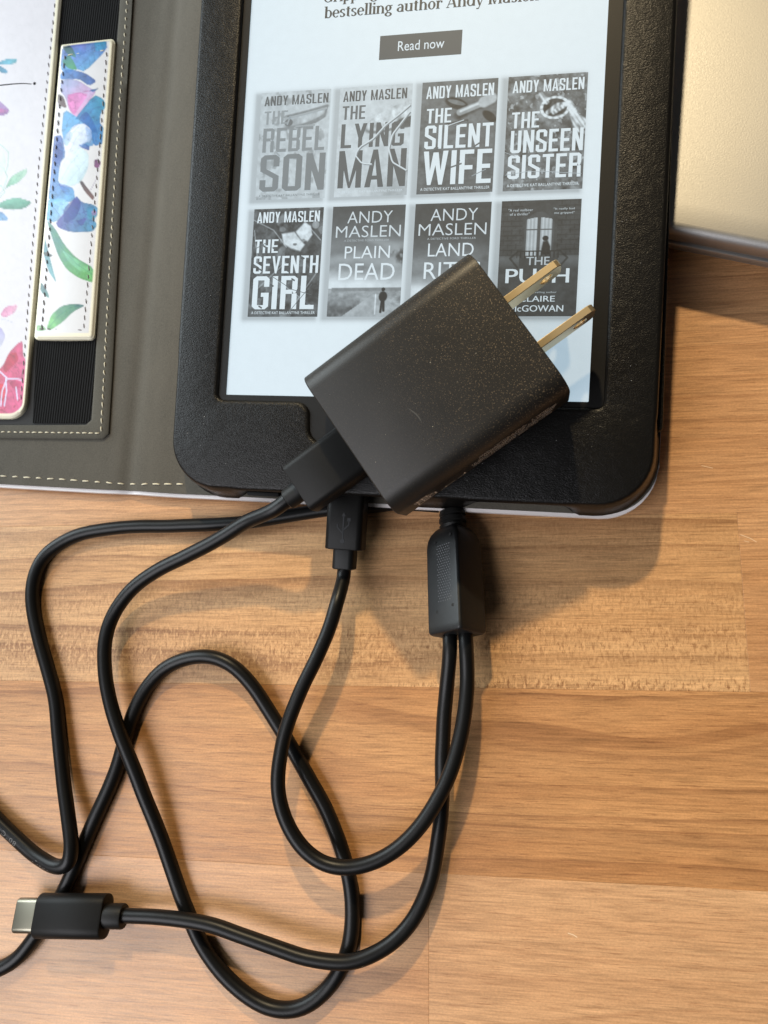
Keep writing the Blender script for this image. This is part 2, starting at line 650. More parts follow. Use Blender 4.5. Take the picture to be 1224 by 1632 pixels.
for i in range(len(rows) - 1):
    cs = [-389.0] + [c for c in cuts.get(i, [-200 + 37 * i % 90, 120 + 53 * i % 110]) if -388 < c < 429] + [429.0]
    for k in range(len(cs) - 1):
        w, h = cs[k + 1] - cs[k], rows[i + 1] - rows[i]
        st = styles[i][k % len(styles[i])] if i in styles else int(rng.integers(0, 5))
        g = .012
        prof = [(-.4, g), (-.05, g), (0, g + .06)]
        V, F = loft(prism(rrect(w, h, .12, 1), prof), cap0=False)
        me = bpy.data.meshes.new('plank')
        me.from_pydata((V * MM).tolist(), [], F)
        me.materials.append(WOODS[st])
        o = bpy.data.objects.new('plank', me)
        C.objects.link(o)
        o.parent = table
        c = TU * (cs[k] + w / 2) + TV * (rows[i] + h / 2)
        o.location = Vector(c * MM)
        o.rotation_euler = (0, 0, TA)

# ------------------------------------------------------------------ laptop
LZ = 14.6
fa, fb = at(1070, 371, LZ - 1.5), at(1224, 401, LZ - 1.5)
lu = fb - fa
lu[2] = 0
lu /= np.linalg.norm(lu)
lv = np.array([-lu[1], lu[0], 0])
corner = fa - lu * 26.0
laptop_fr = frame_mat(corner, lu, lv, (0, 0, 1))
M = Matrix.Translation(Vector(corner * [1, 1, 0] * MM))
laptop = thing('laptop', 'closed silver laptop beside the black reader case', 'laptop', M)
LW, LD = 300.0, 210.0


def slab(name, z0, z1, r, prof, mat, dy=0.0):
    V, F = loft(prism(rrect(LW, LD, r, 10, LW / 2, LD / 2 + dy), prof))
    V[:, 2] -= corner[2]
    return build(name, place(V, laptop_fr), F, mat, laptop, auto=35)


slab('lid', 9.2, LZ, 9, [(9.6, .5), (9.7, .2), (10.2, 0), (12.4, 0), (13.2, .16), (13.9, .62), (14.3, 1.15), (14.52, 1.7), (LZ, 2.3)], M_alu)
slab('seam_gasket', 8.2, 9.9, 8, [(7.6, 1.4), (9.7, 1.4)], M_alu_dark)
slab('base', .8, 8.4, 9, [(.8, 7), (1.6, 4.2), (3.0, 2.0), (5.0, .6), (6.6, .0), (8.0, 0), (8.3, .15), (8.4, .5)], M_alu)
for dx, dy in ((18, 14), (LW - 18, 14), (18, LD - 14), (LW - 18, LD - 14)):
    V, F = rbox(14, 14, 1.2, 6.9, .2)
    V = V + [dx, dy, -corner[2]]
    build('rubber_foot', place(V, laptop_fr), F, M_alu_dark, laptop)

# ------------------------------------------------------------------ the reader's case
SFM = Matrix(((S2W_R[0][0], S2W_R[0][1], S2W_R[0][2], 0), (S2W_R[1][0], S2W_R[1][1], S2W_R[1][2], 0),
              (S2W_R[2][0], S2W_R[2][1], S2W_R[2][2], S2W_T[2] * MM), (0, 0, 0, 1)))
case = thing('reader_case', 'open folio case with brown lining, floral panels and black leather tray', 'tablet case', SFM)
LIN = -8.2       # the lining under the tray, in screen coordinates


def lining_z(X, Y):
    """height of the lining above the table at world X, Y"""
    X, Y = np.asarray(X, float), np.asarray(Y, float)
    # plane of the tray: n.(p - p0) = 0
    n = S2W_R[:, 2]
    p0 = s2w([0, 0, LIN])
    zt = p0[2] - (n[0] * (X - p0[0]) + n[1] * (Y - p0[1])) / n[2]
    zf = 2.7 + .065 * (Y + 25) * np.clip(1 + (X + 38) / 260, 0, 1)
    w = sm(-40, -13, X)
    z = zf * (1 - w) + zt * w
    z = z - .75 * np.exp(-((X + 30.5) / 2.2) ** 2) + .35 * np.exp(-((X + 22) / 5) ** 2)
    return z


def on_lining(px, py, dz=0.0):
    z = 5.0
    for _ in range(12):
        P = at(px, py, z)
        z = float(lining_z(P[0], P[1])) + dz
    return at(px, py, z)


# cover outline: bottom edge and right edge measured, the rest runs out of the picture
xr, yb, yt = 108.0, -25.7, 150.0
xs = np.concatenate([np.linspace(-150, -44, 24), np.linspace(-43, -10, 34), np.linspace(-7, 95, 30), np.array([97, 99, 101, 103, 104.5, 106, 107, 107.6, 108.0])])
nrow = 60


def ybot(x):
    r = 13.0
    b = yb + .25 * np.exp(-((x + 30) / 5) ** 2)
    return np.where(x > xr - r, yb + r - np.sqrt(np.maximum(r * r - (x - (xr - r)) ** 2, 0)), b)


EDGE_TAPER = .016
top, n_u, n_v = [], len(xs), nrow
for j in range(nrow):
    f = j / (nrow - 1)
    f = f ** 1.4
    for x in xs:
        y = ybot(x) + (yt - ybot(x)) * f
        x = x - max(x - 60, 0) / 48 * max(y + 5, 0) * EDGE_TAPER
        p = np.array([x, y, 0.0])
        q = s2w([x, y, LIN])
        top.append((q[0] if x > -13 else x, q[1] if x > -13 else y * .9903 + 1.10, 0))
top = np.array(top)
top[:, 2] = lining_z(top[:, 0], top[:, 1])
G = grid_faces(n_u, n_v)


def shell(name, zt, zb, mat, inset=0.0, fm=None, mats=None):
    T = top.copy().reshape(nrow, n_u, 3)
    if inset:
        T[:, -1, 0] -= inset * .25
        T[:, :, 1] = np.where(np.arange(nrow)[:, None] == 0, T[:, :, 1] + inset, T[:, :, 1])
    T = T.reshape(-1, 3)
    A, B_ = T.copy(), T.copy()
    A[:, 2] += zt
    B_[:, 2] = np.maximum(B_[:, 2] + zb, .25)
    N = len(T)
    F = [f for f in G] + [[i + N for i in f[::-1]] for f in G]
    per = [i for i in range(n_u)] + [j * n_u + n_u - 1 for j in range(1, nrow)] + [(nrow - 1) * n_u + i for i in range(n_u - 2, -1, -1)] + [j * n_u for j in range(nrow - 2, 0, -1)]
    for a, b in zip(per, per[1:] + per[:1]):
        F.append([a, b, b + N, a + N])
    # faces of a grid run clockwise seen from above: flip them all
    return build(name, np.concatenate([A, B_]), [f[::-1] for f in F], mats or mat, case, auto=50)


shell('lining', 0.0, -.75, M_suede, inset=.0)
shell('outer_cover', -.80, -2.2, M_white_leather, inset=-.85)


# --- stitching -----------------------------------------------------------
def stitch_row(pts, n, length, width, mat, name, parent, dz=.28, zf=None, jit=.2, tilt=.0):
    """n short thread stitches spread along a pixel polyline on the lining"""
    pts = np.array(pts, float)
    seg = np.r_[0, np.cumsum(np.linalg.norm(np.diff(pts, axis=0), axis=1))]
    mb, ho = MB(), MB()
    for k in range(n):
        s = (k + .5) / n * seg[-1]
        i = min(np.searchsorted(seg, s, 'right') - 1, len(pts) - 2)
        p = pts[i] + (pts[i + 1] - pts[i]) * (s - seg[i]) / (seg[i + 1] - seg[i])
        q = p + (pts[i + 1] - pts[i]) / (seg[i + 1] - seg[i]) * 4
        f = zf or on_lining
        a, b = f(p[0], p[1]), f(q[0], q[1])
        d = b - a
        d /= np.linalg.norm(d)
        sd = np.cross([0, 0, 1.0], d)
        ll = length * (1 + rng.uniform(-jit, jit))
        rings = []
        jj = rng.uniform(-.14, .14)
        for t, hh, ww in ((-.5, -.10, .5), (-.3, .75, .95), (0, 1, 1.05), (.3, .75, .95), (.5, -.10, .5)):
            c = a + d * t * ll + sd * (rng.uniform(-.05, .05) + t * (tilt + jj))
            ang = np.linspace(0, 2 * np.pi, 6, endpoint=False)
            rings.append([c + sd * math.cos(u) * width / 2 * ww + np.array([0, 0, 1.0]) * (dz * hh + math.sin(u) * width * .35 * ww) for u in ang])
        mb.add(*loft(rings))
    return build(name, mb.verts(), mb.F, mat, parent, smooth=True, kind='stuff')


def border_z(px, py):
    return on_lining(px, py, .75)


# raised brown border round the pocket, with its window
def border_outline():
    outer = [(-130, 702), (0, 699), (90, 700), (166, 700.5), (174, 694), (180, 600), (186, 480), (193, 340), (201, 180), (210, 40), (216, -60), (222, -190)]
    inner = [(-130, 679), (0, 677), (70, 677), (138, 676.5), (145, 670), (150, 600), (157, 480), (166, 340), (177, 180), (188, 40), (195, -60), (203, -190)]
    return outer, inner


def dense(pts, n):
    pts = np.array(pts, float)
    seg = np.r_[0, np.cumsum(np.linalg.norm(np.diff(pts, axis=0), axis=1))]
    return np.stack([np.interp(np.linspace(0, 1, n) * seg[-1], seg, pts[:, k]) for k in (0, 1)], 1)


bo, bi = border_outline()
lens = np.r_[0, np.cumsum(np.linalg.norm(np.diff(np.array(bo), axis=0), axis=1))] / np.sum(np.linalg.norm(np.diff(np.array(bo), axis=0), axis=1))


def resample(pts, n):
    pts = np.array(pts, float)
    return np.stack([np.interp(np.linspace(0, 1, n), lens, pts[:, k]) for k in (0, 1)], 1)


nb = 90
O_, I_ = resample(bo, nb), resample(bi, nb)
rings = []
for prof in ((0, .03), (0.02, .45), (.08, .7), (.5, .78), (.90, .72), (.98, .45), (1.0, -.9)):
    rings.append([on_lining(*(O_[k] * (1 - prof[0]) + I_[k] * prof[0]), prof[1]) for k in range(nb)])
V, F = loft(rings, False, False, closed=False)
build('pocket_border', V, F, M_suede_edge, case, auto=60)


# ground of the pocket, elastic band, pad, card pocket
def strip(left, right, nu, nv, name, mat, dz, parent, thick=.5, fn=None):
    left, right = dense(left, nv), dense(right, nv)
    P = []
    for j in range(nv):
        for i in range(nu):
            u = i / (nu - 1)
            q = left[j] * (1 - u) + right[j] * u
            P.append(on_lining(q[0], q[1], dz if fn is None else fn(u, j / (nv - 1), dz)))
    P = np.array(P)
    N = len(P)
    B_ = P.copy()
    B_[:, 2] -= thick
    Fg = grid_faces(nu, nv)
    per = list(range(nu)) + [j * nu + nu - 1 for j in range(1, nv)] + [(nv - 1) * nu + i for i in range(nu - 2, -1, -1)] + [j * nu for j in range(nv - 2, 0, -1)]
    F = [f[::-1] for f in Fg]
    F = Fg + [[i + N for i in f[::-1]] for f in Fg] + [[b, a, a + N, b + N] for a, b in zip(per, per[1:] + per[:1])]
    return P, build(name, np.concatenate([P, B_]), F, mat, parent, auto=40)


strip([(-130, -190), (-130, 682)], [(206, -190), (146, 682)], 8, 20, 'pocket_base', plain('charcoal_pocket_cloth', (.028, .028, .028), .9), .06, case, .25)
strip([(113, -190), (93, 40), (70, 300), (52, 674)], [(203, -190), (192, 0), (180, 160), (165, 340), (150, 600), (144.5, 674)], 16, 60, 'elastic_band', M_elastic, .42, case, .3,
      lambda u, v, dz: dz + .16 * math.sin(math.pi * u) + (.25 * math.exp(-((v - .83) / .03) ** 2)))


def lerp_quad(q, u, v):
    tl, tr, br, bl = [np.array(k, float) for k in q]
    return (tl * (1 - u) + tr * u) * (1 - v) + (bl * (1 - u) + br * u) * v


class Canvas:
    """a picture printed on a leather panel, painted in flat watercolour shapes"""

    def __init__(self, pix, ground, seed):
        self.p = pix                                   # n x 2 pixel positions
        n = len(pix)
        g = fnoise(pix[:, 0] / 100, pix[:, 1] / 100, seed, 3, 2, 2)
        self.c = np.array(ground)[None] * (1 - .02 * g[:, None])
        self.seed = seed

    def inside(self, poly):
        x, y = self.p[:, 0], self.p[:, 1]
        r = np.zeros(len(x), bool)
        m = len(poly)
        for i in range(m):
            (x0, y0), (x1, y1) = poly[i], poly[(i + 1) % m]
            if y0 == y1:
                continue
            cr = ((y0 > y) != (y1 > y)) & (x < (x1 - x0) * (y - y0) / (y1 - y0) + x0)
            r ^= cr
        return r

    def edge(self, poly):
        d = np.full(len(self.p), 1e9)
        m = len(poly)
        for i in range(m):
            a, b = np.array(poly[i], float), np.array(poly[(i + 1) % m], float)
            t = np.clip(((self.p - a) @ (b - a)) / max((b - a) @ (b - a), 1e-9), 0, 1)
            d = np.minimum(d, np.linalg.norm(self.p - a - t[:, None] * (b - a), axis=1))
        return d

    def wash(self, poly, c0, c1, axis=(0, 1), op=.92, rim=.18, tex=.35, soft=1.2):
        """a wash from c0 to c1 along an axis, pooled darker at its rim"""
        poly = smooth_poly(poly)
        ins = self.inside(poly)
        d = self.edge(poly)
        sd = np.where(ins, d, -d)
        a = sm(-soft * .5, soft * .5, sd) * op
        t = self.p @ np.array(axis, float)
        pp = np.array(poly) @ np.array(axis, float)
        t = np.clip((t - pp.min()) / max(np.ptp(pp), 1e-6), 0, 1)
        nz = fnoise(self.p[:, 0] / 40, self.p[:, 1] / 40, self.seed + len(poly), 3, 3, 3)
        t = np.clip(t + (nz - .5) * tex * 1.6, 0, 1)[:, None]
        col = (np.array(c0) * (1 - t) + np.array(c1) * t) ** 1.5
        k = (np.exp(-d / 2.0) * rim + (nz - .5) * tex * .5)[:, None]
        col = np.clip(col * (1 - k), 0, 1)
        self.c = self.c * (1 - a[:, None]) + col * a[:, None]
        return self

    def line(self, pts, w, c, op=.9):
        d = np.full(len(self.p), 1e9)
        for a, b in zip(pts[:-1], pts[1:]):
            a, b = np.array(a, float), np.array(b, float)
            t = np.clip(((self.p - a) @ (b - a)) / max((b - a) @ (b - a), 1e-9), 0, 1)
            d = np.minimum(d, np.linalg.norm(self.p - a - t[:, None] * (b - a), axis=1))
        a = (1 - sm(w * .5 - .5, w * .5 + .5, d))[:, None] * op
        self.c = self.c * (1 - a) + np.array(c) * a


def smooth_poly(poly):
    """rounds a polygon a little (one Chaikin pass)"""
    P = np.array(poly, float)
    Q = np.roll(P, -1, 0)
    return np.stack([P * .82 + Q * .18, P * .18 + Q * .82], 1).reshape(-1, 2).tolist()


def z5(pts, s=5.1, ox=0, oy=0):
    return [(x / s + ox, y / s + oy) for x, y in pts]


def z6(pts):
    return [(x / 4.295, y / 4.295 + 320) for x, y in pts]


BL, BL2, TE, DB = srgb(72, 144, 198), srgb(112, 180, 216), srgb(82, 168, 194), srgb(64, 92, 164)
PU, PK, HOT, GR, TG, WH = srgb(150, 138, 192), srgb(222, 160, 204), srgb(222, 120, 184), srgb(106, 176, 120), srgb(94, 158, 150), srgb(224, 230, 236)


def paint_pad(cv):
    w = cv.wash
    w(z5([(500, 370), (865, 325), (872, 400), (690, 585), (620, 560), (540, 600), (490, 560)]), srgb(92, 126, 192), BL2, (.3, 1))
    w(z5([(560, 360), (700, 345), (700, 440), (600, 450)]), PU, BL, (0, 1), .6)
    w(z5([(760, 345), (865, 328), (860, 400), (780, 420)]), TE, BL2, (0, 1), .8)
    w(z5([(500, 380), (580, 370), (625, 470), (560, 450)]), srgb(40, 90, 84), TG, (0, 1), .9)
    w(z5([(495, 500), (560, 440), (600, 500), (630, 570), (560, 560)]), TG, GR, (1, 1), .9)
    w(z5([(488, 600), (550, 558), (690, 590), (790, 660), (725, 700), (640, 640), (490, 650)]), BL, srgb(72, 120, 178), (1, 0))
    w(z5([(470, 755), (520, 790), (545, 885), (468, 850)]), srgb(94, 66, 66), srgb(128, 92, 86))
    w(z5([(490, 660), (560, 640), (640, 655), (740, 720), (785, 740), (720, 830), (610, 965), (560, 890), (530, 790), (490, 740)]), srgb(170, 178, 206), srgb(226, 186, 216), (.6, 1))
    w(z5([(545, 770), (650, 750), (720, 770), (640, 880), (605, 940), (560, 880)]), HOT, PK, (1, .3), .75, .05)
    cv.line(z5([(545, 775), (640, 755), (740, 735)]), 1.0, srgb(176, 96, 150), .7)
    w(z5([(720, 735), (812, 712), (760, 750)]), srgb(70, 110, 140), BL)
    w(z5([(520, 885), (640, 960), (760, 1080), (765, 1180), (700, 1200), (640, 1080), (520, 1150), (500, 1060)]), BL2, srgb(120, 176, 216), (0, 1))
    w(z5([(765, 768), (835, 800), (868, 860), (815, 930), (812, 1000), (852, 1050), (845, 1165), (760, 1190), (740, 1070), (640, 965), (600, 975)]), TE, BL, (-.6, 1), .95)
    w(z5([(640, 960), (700, 900), (745, 960), (800, 1080), (745, 1075)]), srgb(74, 122, 182), BL, (0, 1), .8)
    w(z5([(510, 1210), (530, 1110), (600, 1020), (680, 1000), (740, 1050), (750, 1130), (660, 1180), (560, 1250)]), srgb(236, 236, 242), srgb(206, 216, 232), (1, .6), .97, .12, .2)
    w(z5([(640, 1180), (690, 1165), (730, 1190), (725, 1225), (660, 1200)]), BL, DB)
    w(z5([(430, 1110), (505, 1095), (535, 1270), (490, 1320), (470, 1500), (600, 1530), (612, 1640), (378, 1640), (400, 1400)]), srgb(92, 124, 184), BL2, (1, .6))
    w(z5([(430, 1180), (500, 1150), (520, 1260), (440, 1340)]), DB, BL, (0, 1), .7)
    w(z5([(480, 1400), (540, 1280), (640, 1190), (720, 1240), (720, 1360), (660, 1480), (560, 1520), (480, 1490)]), srgb(222, 232, 234), srgb(206, 222, 226), (1, 1), .97, .12, .2)
    w(z5([(765, 1300), (800, 1290), (822, 1325), (800, 1370), (765, 1360)]), srgb(120, 60, 120), srgb(160, 90, 150))
    cv.line(z5([(795, 1365), (785, 1450), (740, 1540), (720, 1545)]), .8, srgb(110, 90, 130), .8)
    w(z5([(645, 1480), (665, 1465), (720, 1540), (770, 1600), (755, 1632), (690, 1560)]), srgb(84, 44, 60), srgb(150, 110, 100))
    w(z6([(310, 20), (330, -10), (430, -20), (480, 20), (450, 70), (380, 150), (310, 130)]), BL2, srgb(176, 208, 228), (1, 0))
    w(z6([(380, 150), (460, 60), (520, -40), (560, 10), (640, 25), (695, 70), (640, 130), (668, 165), (632, 215), (480, 215), (400, 185)]), srgb(90, 100, 176), TE, (1, .2))
    w(z6([(430, 60), (520, -30), (560, 20), (520, 120), (440, 160)]), srgb(84, 74, 160), DB, (0, 1), .7)
    w(z6([(520, 140), (600, 110), (560, 180)]), DB, srgb(130, 120, 190), (1, 0), .7)
    w(z6([(625, 70), (655, 68), (660, 100), (630, 105)]), HOT, srgb(200, 60, 150))
    w(z6([(318, 125), (375, 185), (440, 300), (520, 390), (645, 460), (645, 565), (540, 530), (455, 470), (400, 380), (355, 250)]), srgb(88, 146, 150), srgb(120, 190, 116), (.5, 1))
    w(z6([(420, 330), (520, 400), (640, 470), (560, 490), (470, 420)]), srgb(170, 214, 204), srgb(150, 206, 150), (1, .5), .5, .0)
    w(z6([(300, 230), (330, 340), (362, 470), (388, 565), (330, 480), (296, 360)]), srgb(80, 140, 150), srgb(140, 190, 196))
    w(z6([(300, 345), (360, 370), (350, 385), (300, 375)]), srgb(50, 60, 60), srgb(80, 90, 80))
    w(z6([(280, 550), (330, 630), (338, 672), (274, 620)]), srgb(60, 110, 120), TG)
    w(z6([(318, 875), (350, 780), (420, 720), (500, 703), (588, 714), (500, 760), (430, 830), (340, 890)]), srgb(140, 200, 130), srgb(60, 130, 134), (1, -.6))
    cv.line(z6([(330, 875), (400, 790), (500, 730)]), .8, srgb(70, 150, 90), .5)
    pad_detail(cv)
    w(z6([(250, 850), (300, 858), (320, 885), (250, 895)]), srgb(140, 180, 130), srgb(170, 200, 160))


def pad_detail(cv):
    w = cv.wash
    for pts in ([(520, 560), (560, 600), (600, 640)], [(620, 470), (700, 420), (800, 370)], [(640, 540), (720, 470)], [(650, 960), (700, 860), (790, 800)], [(680, 980), (760, 880), (850, 860)],
                [(770, 1160), (790, 1080), (820, 1020)], [(540, 1080), (600, 1040), (660, 980)], [(430, 1300), (470, 1220), (500, 1130)], [(420, 1560), (470, 1500), (560, 1540)], [(450, 1620), (500, 1560)]):
        cv.line(z5(pts), .9, srgb(52, 74, 140), .55)
    for pts in ([(560, 1240), (620, 1120), (700, 1040)], [(540, 1210), (580, 1090), (640, 1030)], [(600, 1250), (680, 1160), (740, 1120)], [(500, 1460), (560, 1350), (640, 1250)], [(540, 1500), (620, 1400), (700, 1300)], [(600, 1510), (660, 1430), (715, 1350)]):
        cv.line(z5(pts), 1.3, srgb(168, 188, 210), .55)
    for pts in ([(400, 180), (470, 150), (560, 130)], [(430, 60), (470, 110), (440, 190)], [(560, 20), (580, 90), (640, 110)], [(480, 60), (540, 90), (600, 70)], [(330, 20), (380, 60), (420, 120)]):
        cv.line(z6(pts), 1.0, srgb(58, 60, 140), .6)
    for pts in ([(345, 170), (420, 320), (520, 430), (640, 510)], [(340, 860), (400, 790), (480, 730), (575, 713)], [(305, 250), (335, 400), (380, 550)]):
        cv.line(z6(pts), .9, srgb(40, 104, 100), .5)
    w(z5([(500, 1130), (560, 1060), (600, 1090), (540, 1200)]), srgb(150, 190, 220), srgb(206, 220, 236), (1, 0), .7)
    w(z5([(690, 1020), (745, 1060), (750, 1150), (715, 1170)]), srgb(120, 160, 206), srgb(196, 212, 232), (-1, .3), .7)
    w(z5([(470, 1490), (530, 1500), (600, 1530), (600, 1590), (520, 1580)]), srgb(76, 120, 190), srgb(130, 180, 216), (1, 0), .7)
    w(z5([(440, 1180), (520, 1240), (490, 1330), (430, 1340)]), srgb(54, 66, 140), srgb(96, 130, 190), (0, 1), .7)
    w(z6([(590, 40), (650, 40), (660, 120), (600, 130)]), srgb(60, 150, 184), srgb(120, 196, 210), (0, 1), .6)


def paint_pocket(cv):
    w = cv.wash
    w([(-12, 101), (0, 98), (12, 93.5), (28, 94), (25, 101), (8, 104)], TE, srgb(130, 196, 206), (1, 0))
    w([(-12, 104), (0, 104.5), (13, 113), (10, 118), (0, 115)], srgb(70, 130, 150), TE, (1, 0))
    w([(-12, 158), (0, 161), (16, 176), (10, 183), (-12, 186)], srgb(190, 170, 206), srgb(176, 130, 186), (0, 1))
    w([(-12, 170), (0, 172), (14, 177), (0, 181), (-12, 182)], srgb(206, 90, 160), PK, (1, 0), .7)
    for pts in ([(-8, 226), (4, 233), (14, 243), (13, 262), (9, 276)], [(-6, 262), (6, 268), (12, 282), (6, 300)], [(-8, 300), (2, 296), (8, 306), (-2, 316)]):
        cv.line(pts, 1.3, srgb(150, 196, 172), .7)
    w([(-8, 240), (6, 240), (10, 262), (2, 280), (-8, 282)], srgb(232, 238, 230), srgb(206, 224, 208), (0, 1), .6)
    w([(8, 300), (18, 281), (34, 272), (44, 268), (42, 278), (28, 292), (14, 297)], srgb(150, 196, 170), srgb(196, 222, 204), (1, -.5))
    cv.line([(-6, 316), (4, 304), (18, 294), (38, 273)], .9, srgb(120, 170, 150), .8)
    w([(-8, 328), (10, 318), (28, 314.5), (52, 322), (40, 332), (18, 335), (-8, 330)], srgb(140, 198, 176), srgb(84, 150, 128), (.2, 1))
    cv.line([(-8, 328), (20, 325), (50, 322)], .8, srgb(70, 140, 118), .7)
    w([(-8, 335), (4, 338), (14, 349), (9, 352), (-8, 351)], srgb(110, 160, 200), srgb(150, 190, 220))
    w([(0, 503), (8, 489), (29, 485), (24, 498), (9, 506)], srgb(222, 160, 190), srgb(232, 190, 208), (1, 0))
    cv.line([(-6, 512), (6, 508), (20, 514)], 1.2, srgb(176, 176, 190), .6)
    w([(-10, 520), (2, 522), (9, 536), (2, 552), (-10, 556)], srgb(176, 170, 206), srgb(206, 206, 220), (0, 1), .8)
    w(z6([(-40, 1180), (20, 1130), (60, 1040), (125, 972), (155, 960), (158, 1060), (176, 1085), (168, 1220), (160, 1390), (95, 1465), (-40, 1475)]), srgb(200, 48, 106), srgb(222, 104, 160), (1, .2))
    w(z6([(20, 1150), (60, 1050), (110, 1030), (130, 1090), (80, 1140), (40, 1180)]), srgb(212, 50, 70), srgb(176, 40, 80), (0, 1), .7)
    w(z6([(60, 1240), (140, 1230), (150, 1280), (90, 1290)]), srgb(170, 50, 90), srgb(214, 90, 140), (1, 0), .7)
    w(z6([(-20, 1260), (30, 1250), (40, 1330), (10, 1390), (-20, 1380)]), srgb(214, 60, 80), srgb(232, 110, 120), (0, 1), .8)
    for pts in ([(0, 1170), (50, 1215), (150, 1225)], [(40, 1215), (45, 1300), (30, 1400)], [(45, 1225), (15, 1300), (5, 1400)], [(110, 1280), (120, 1360)]):
        cv.line(z6(pts), 2.2, srgb(206, 208, 232), .85)
    for x, y in ((30, 1420), (95, 1410), (125, 1370), (10, 1435)):
        cv.line(z6([(x, y), (x + 8, y - 6)]), 2.4, srgb(150, 40, 70), .8)


def panel(name, quad, nu, nv, paint, ground, dz, thick, round_px, sag, seed, trim):
    """a printed leather panel in a cut cream edge; returns its surface function"""
    def surf(px, py):
        return on_lining(px, py, dz)
    us, vs = np.linspace(0, 1, nu), np.linspace(0, 1, nv)
    pix = np.array([lerp_quad(quad, u, v) for v in vs for u in us])
    # round the corners by pulling the grid's corner points in
    cs = np.array(quad, float)
    c0 = cs.mean(0)
    for (c, r) in zip(cs, round_px):
        if r <= 0:
            continue
        e = [(cs[(list(map(tuple, cs)).index(tuple(c)) + s) % 4] - c) for s in (-1, 1)]
        a, b = e[0] / np.linalg.norm(e[0]), e[1] / np.linalg.norm(e[1])
        Mx = np.linalg.inv(np.stack([a, b], 1))
        st = (pix - c) @ Mx.T
        m = (st[:, 0] < r) & (st[:, 1] < r)
        q = st[m]
        dd = r - q
        inf, two = np.max(dd, 1), np.linalg.norm(dd, axis=1)
        k = np.where(two > 1e-9, inf / np.maximum(two, 1e-9), 1)
        st[m] = r - dd * k[:, None]
        pix[m] = c + st[m] @ np.stack([a, b], 1).T
    cv = Canvas(pix, ground, seed)
    paint(cv)
    sat = np.clip((cv.c.max(1) - cv.c.min(1)) * 3.0, 0, 1)[:, None]
    gr = fnoise(pix[:, 0] / 100, pix[:, 1] / 100, seed + 40, 4, 14, 14)[:, None] - .5
    vein = np.abs(fnoise(pix[:, 0] / 100, pix[:, 1] / 100, seed + 41, 3, 6, 6) - .5)[:, None]
    cv.c = np.clip(cv.c * (1 + sat * (gr * .75 - .30 * np.exp(-(vein / .022) ** 2))), 0, 1)
    pale = np.clip(1 - sat * 1.5, 0, 1)
    cv.c = cv.c * (1 - pale * .05 * (fnoise(pix[:, 0] / 100, pix[:, 1] / 100, seed + 42, 3, 5, 5)[:, None]))
    # cream cut edge
    uu, vv = np.tile(us, nv), np.repeat(vs, nu)
    wpx, hpx = np.linalg.norm(cs[1] - cs[0]), np.linalg.norm(cs[3] - cs[0])
    ed = np.minimum(np.minimum(uu * wpx / max(trim[0], 1e-3), (1 - uu) * wpx / max(trim[1], 1e-3)), np.minimum(vv * hpx / max(trim[2], 1e-3), (1 - vv) * hpx / max(trim[3], 1e-3)))
    k = (1 - sm(.82, 1.02, ed))[:, None]
    cream = np.array(srgb(230, 222, 196)) * (1 - .03 * fnoise(pix[:, 0] / 9, pix[:, 1] / 9, 5)[:, None])
    cv.c = cv.c * (1 - k) + cream * k
    dist = np.minimum(np.minimum(uu, 1 - uu) * wpx, np.minimum(vv, 1 - vv) * hpx)
    zz = dz - .55 * (1 - sm(0, 5, dist)) + sag * np.sin(np.pi * np.clip(uu, 0, 1))
    P = np.array([on_lining(p[0], p[1], z) for p, z in zip(pix, zz)])
    N = len(P)
    B_ = P.copy()
    B_[:, 2] = P[:, 2] - thick
    per = list(range(nu)) + [j * nu + nu - 1 for j in range(1, nv)] + [(nv - 1) * nu + i for i in range(nu - 2, -1, -1)] + [j * nu for j in range(nv - 2, 0, -1)]
    F = grid_faces(nu, nv) + [[b, a, a + N, b + N] for a, b in zip(per, per[1:] + per[:1])] + [[i + N for i in per]]
    return build(name, np.concatenate([P, B_]), F, M_floral, case, auto=55, col=np.concatenate([cv.c, np.tile(cream.mean(0), (N, 1))]))


PQ = [(97.5, 71.5), (183.5, 61.5), (150, 541), (54.5, 541)]
pad = panel('strap_pad', PQ, 64, 300, paint_pad, srgb(212, 210, 210), 1.9, 1.3, (3, 8, 7, 6), .5, 3, (2.5, 9, 2, 11))
CQ = [(-90, -190), (114, -190), (40, 667), (-90, 667)]
pocket = panel('card_pocket', CQ, 120, 380, paint_pocket, srgb(211, 206, 208), 1.5, 1.2, (0, 0, 26, 0), .0, 4, (0, 10.5, 0, 8))


def pad_z(px, py):
    return on_lining(px, py, 2.20)


def pocket_z(px, py):
    return on_lining(px, py, 1.5)


stitch_row([(104, 85), (95, 160), (66, 528)], 34, 1.45, .34, M_grey_thread, 'stitching', pad, .06, pad_z, tilt=.25)
stitch_row([(170, 80), (160, 215), (133, 526)], 34, 1.45, .34, M_grey_thread, 'stitching', pad, .02, pad_z, tilt=.25)
stitch_row([(106, 88), (169, 80)], 5, 1.5, .36, M_thread, 'stitching', pad, .05, pad_z)
stitch_row([(60, 524), (133, 526)], 6, 1.5, .34, M_grey_thread, 'stitching', pad, .05, pad_z)
stitch_row([(97, -120), (88, 0), (62, 260), (33, 640)], 56, 1.5, .34, M_grey_thread, 'stitching', pocket, .06, pocket_z, tilt=.3)
# card slit and its punched end
slit = [on_lining(x, y, 1.53) for x, y in ((-60, 141), (-20, 138), (0, 136), (25, 133.5), (40, 133), (50, 134))]
build('slit', *tube(catmull(slit, .6), np.linspace(.26, .12, len(catmull(slit, .6))), 6), M_hole, pocket)
V, F = loft(prism(rrect(.95, .95, .47, 4), [(-.05, 0), (.06, .05)]))
build('slit_end_hole', V + on_lining(55, 133, 1.53), F, M_hole, pocket)

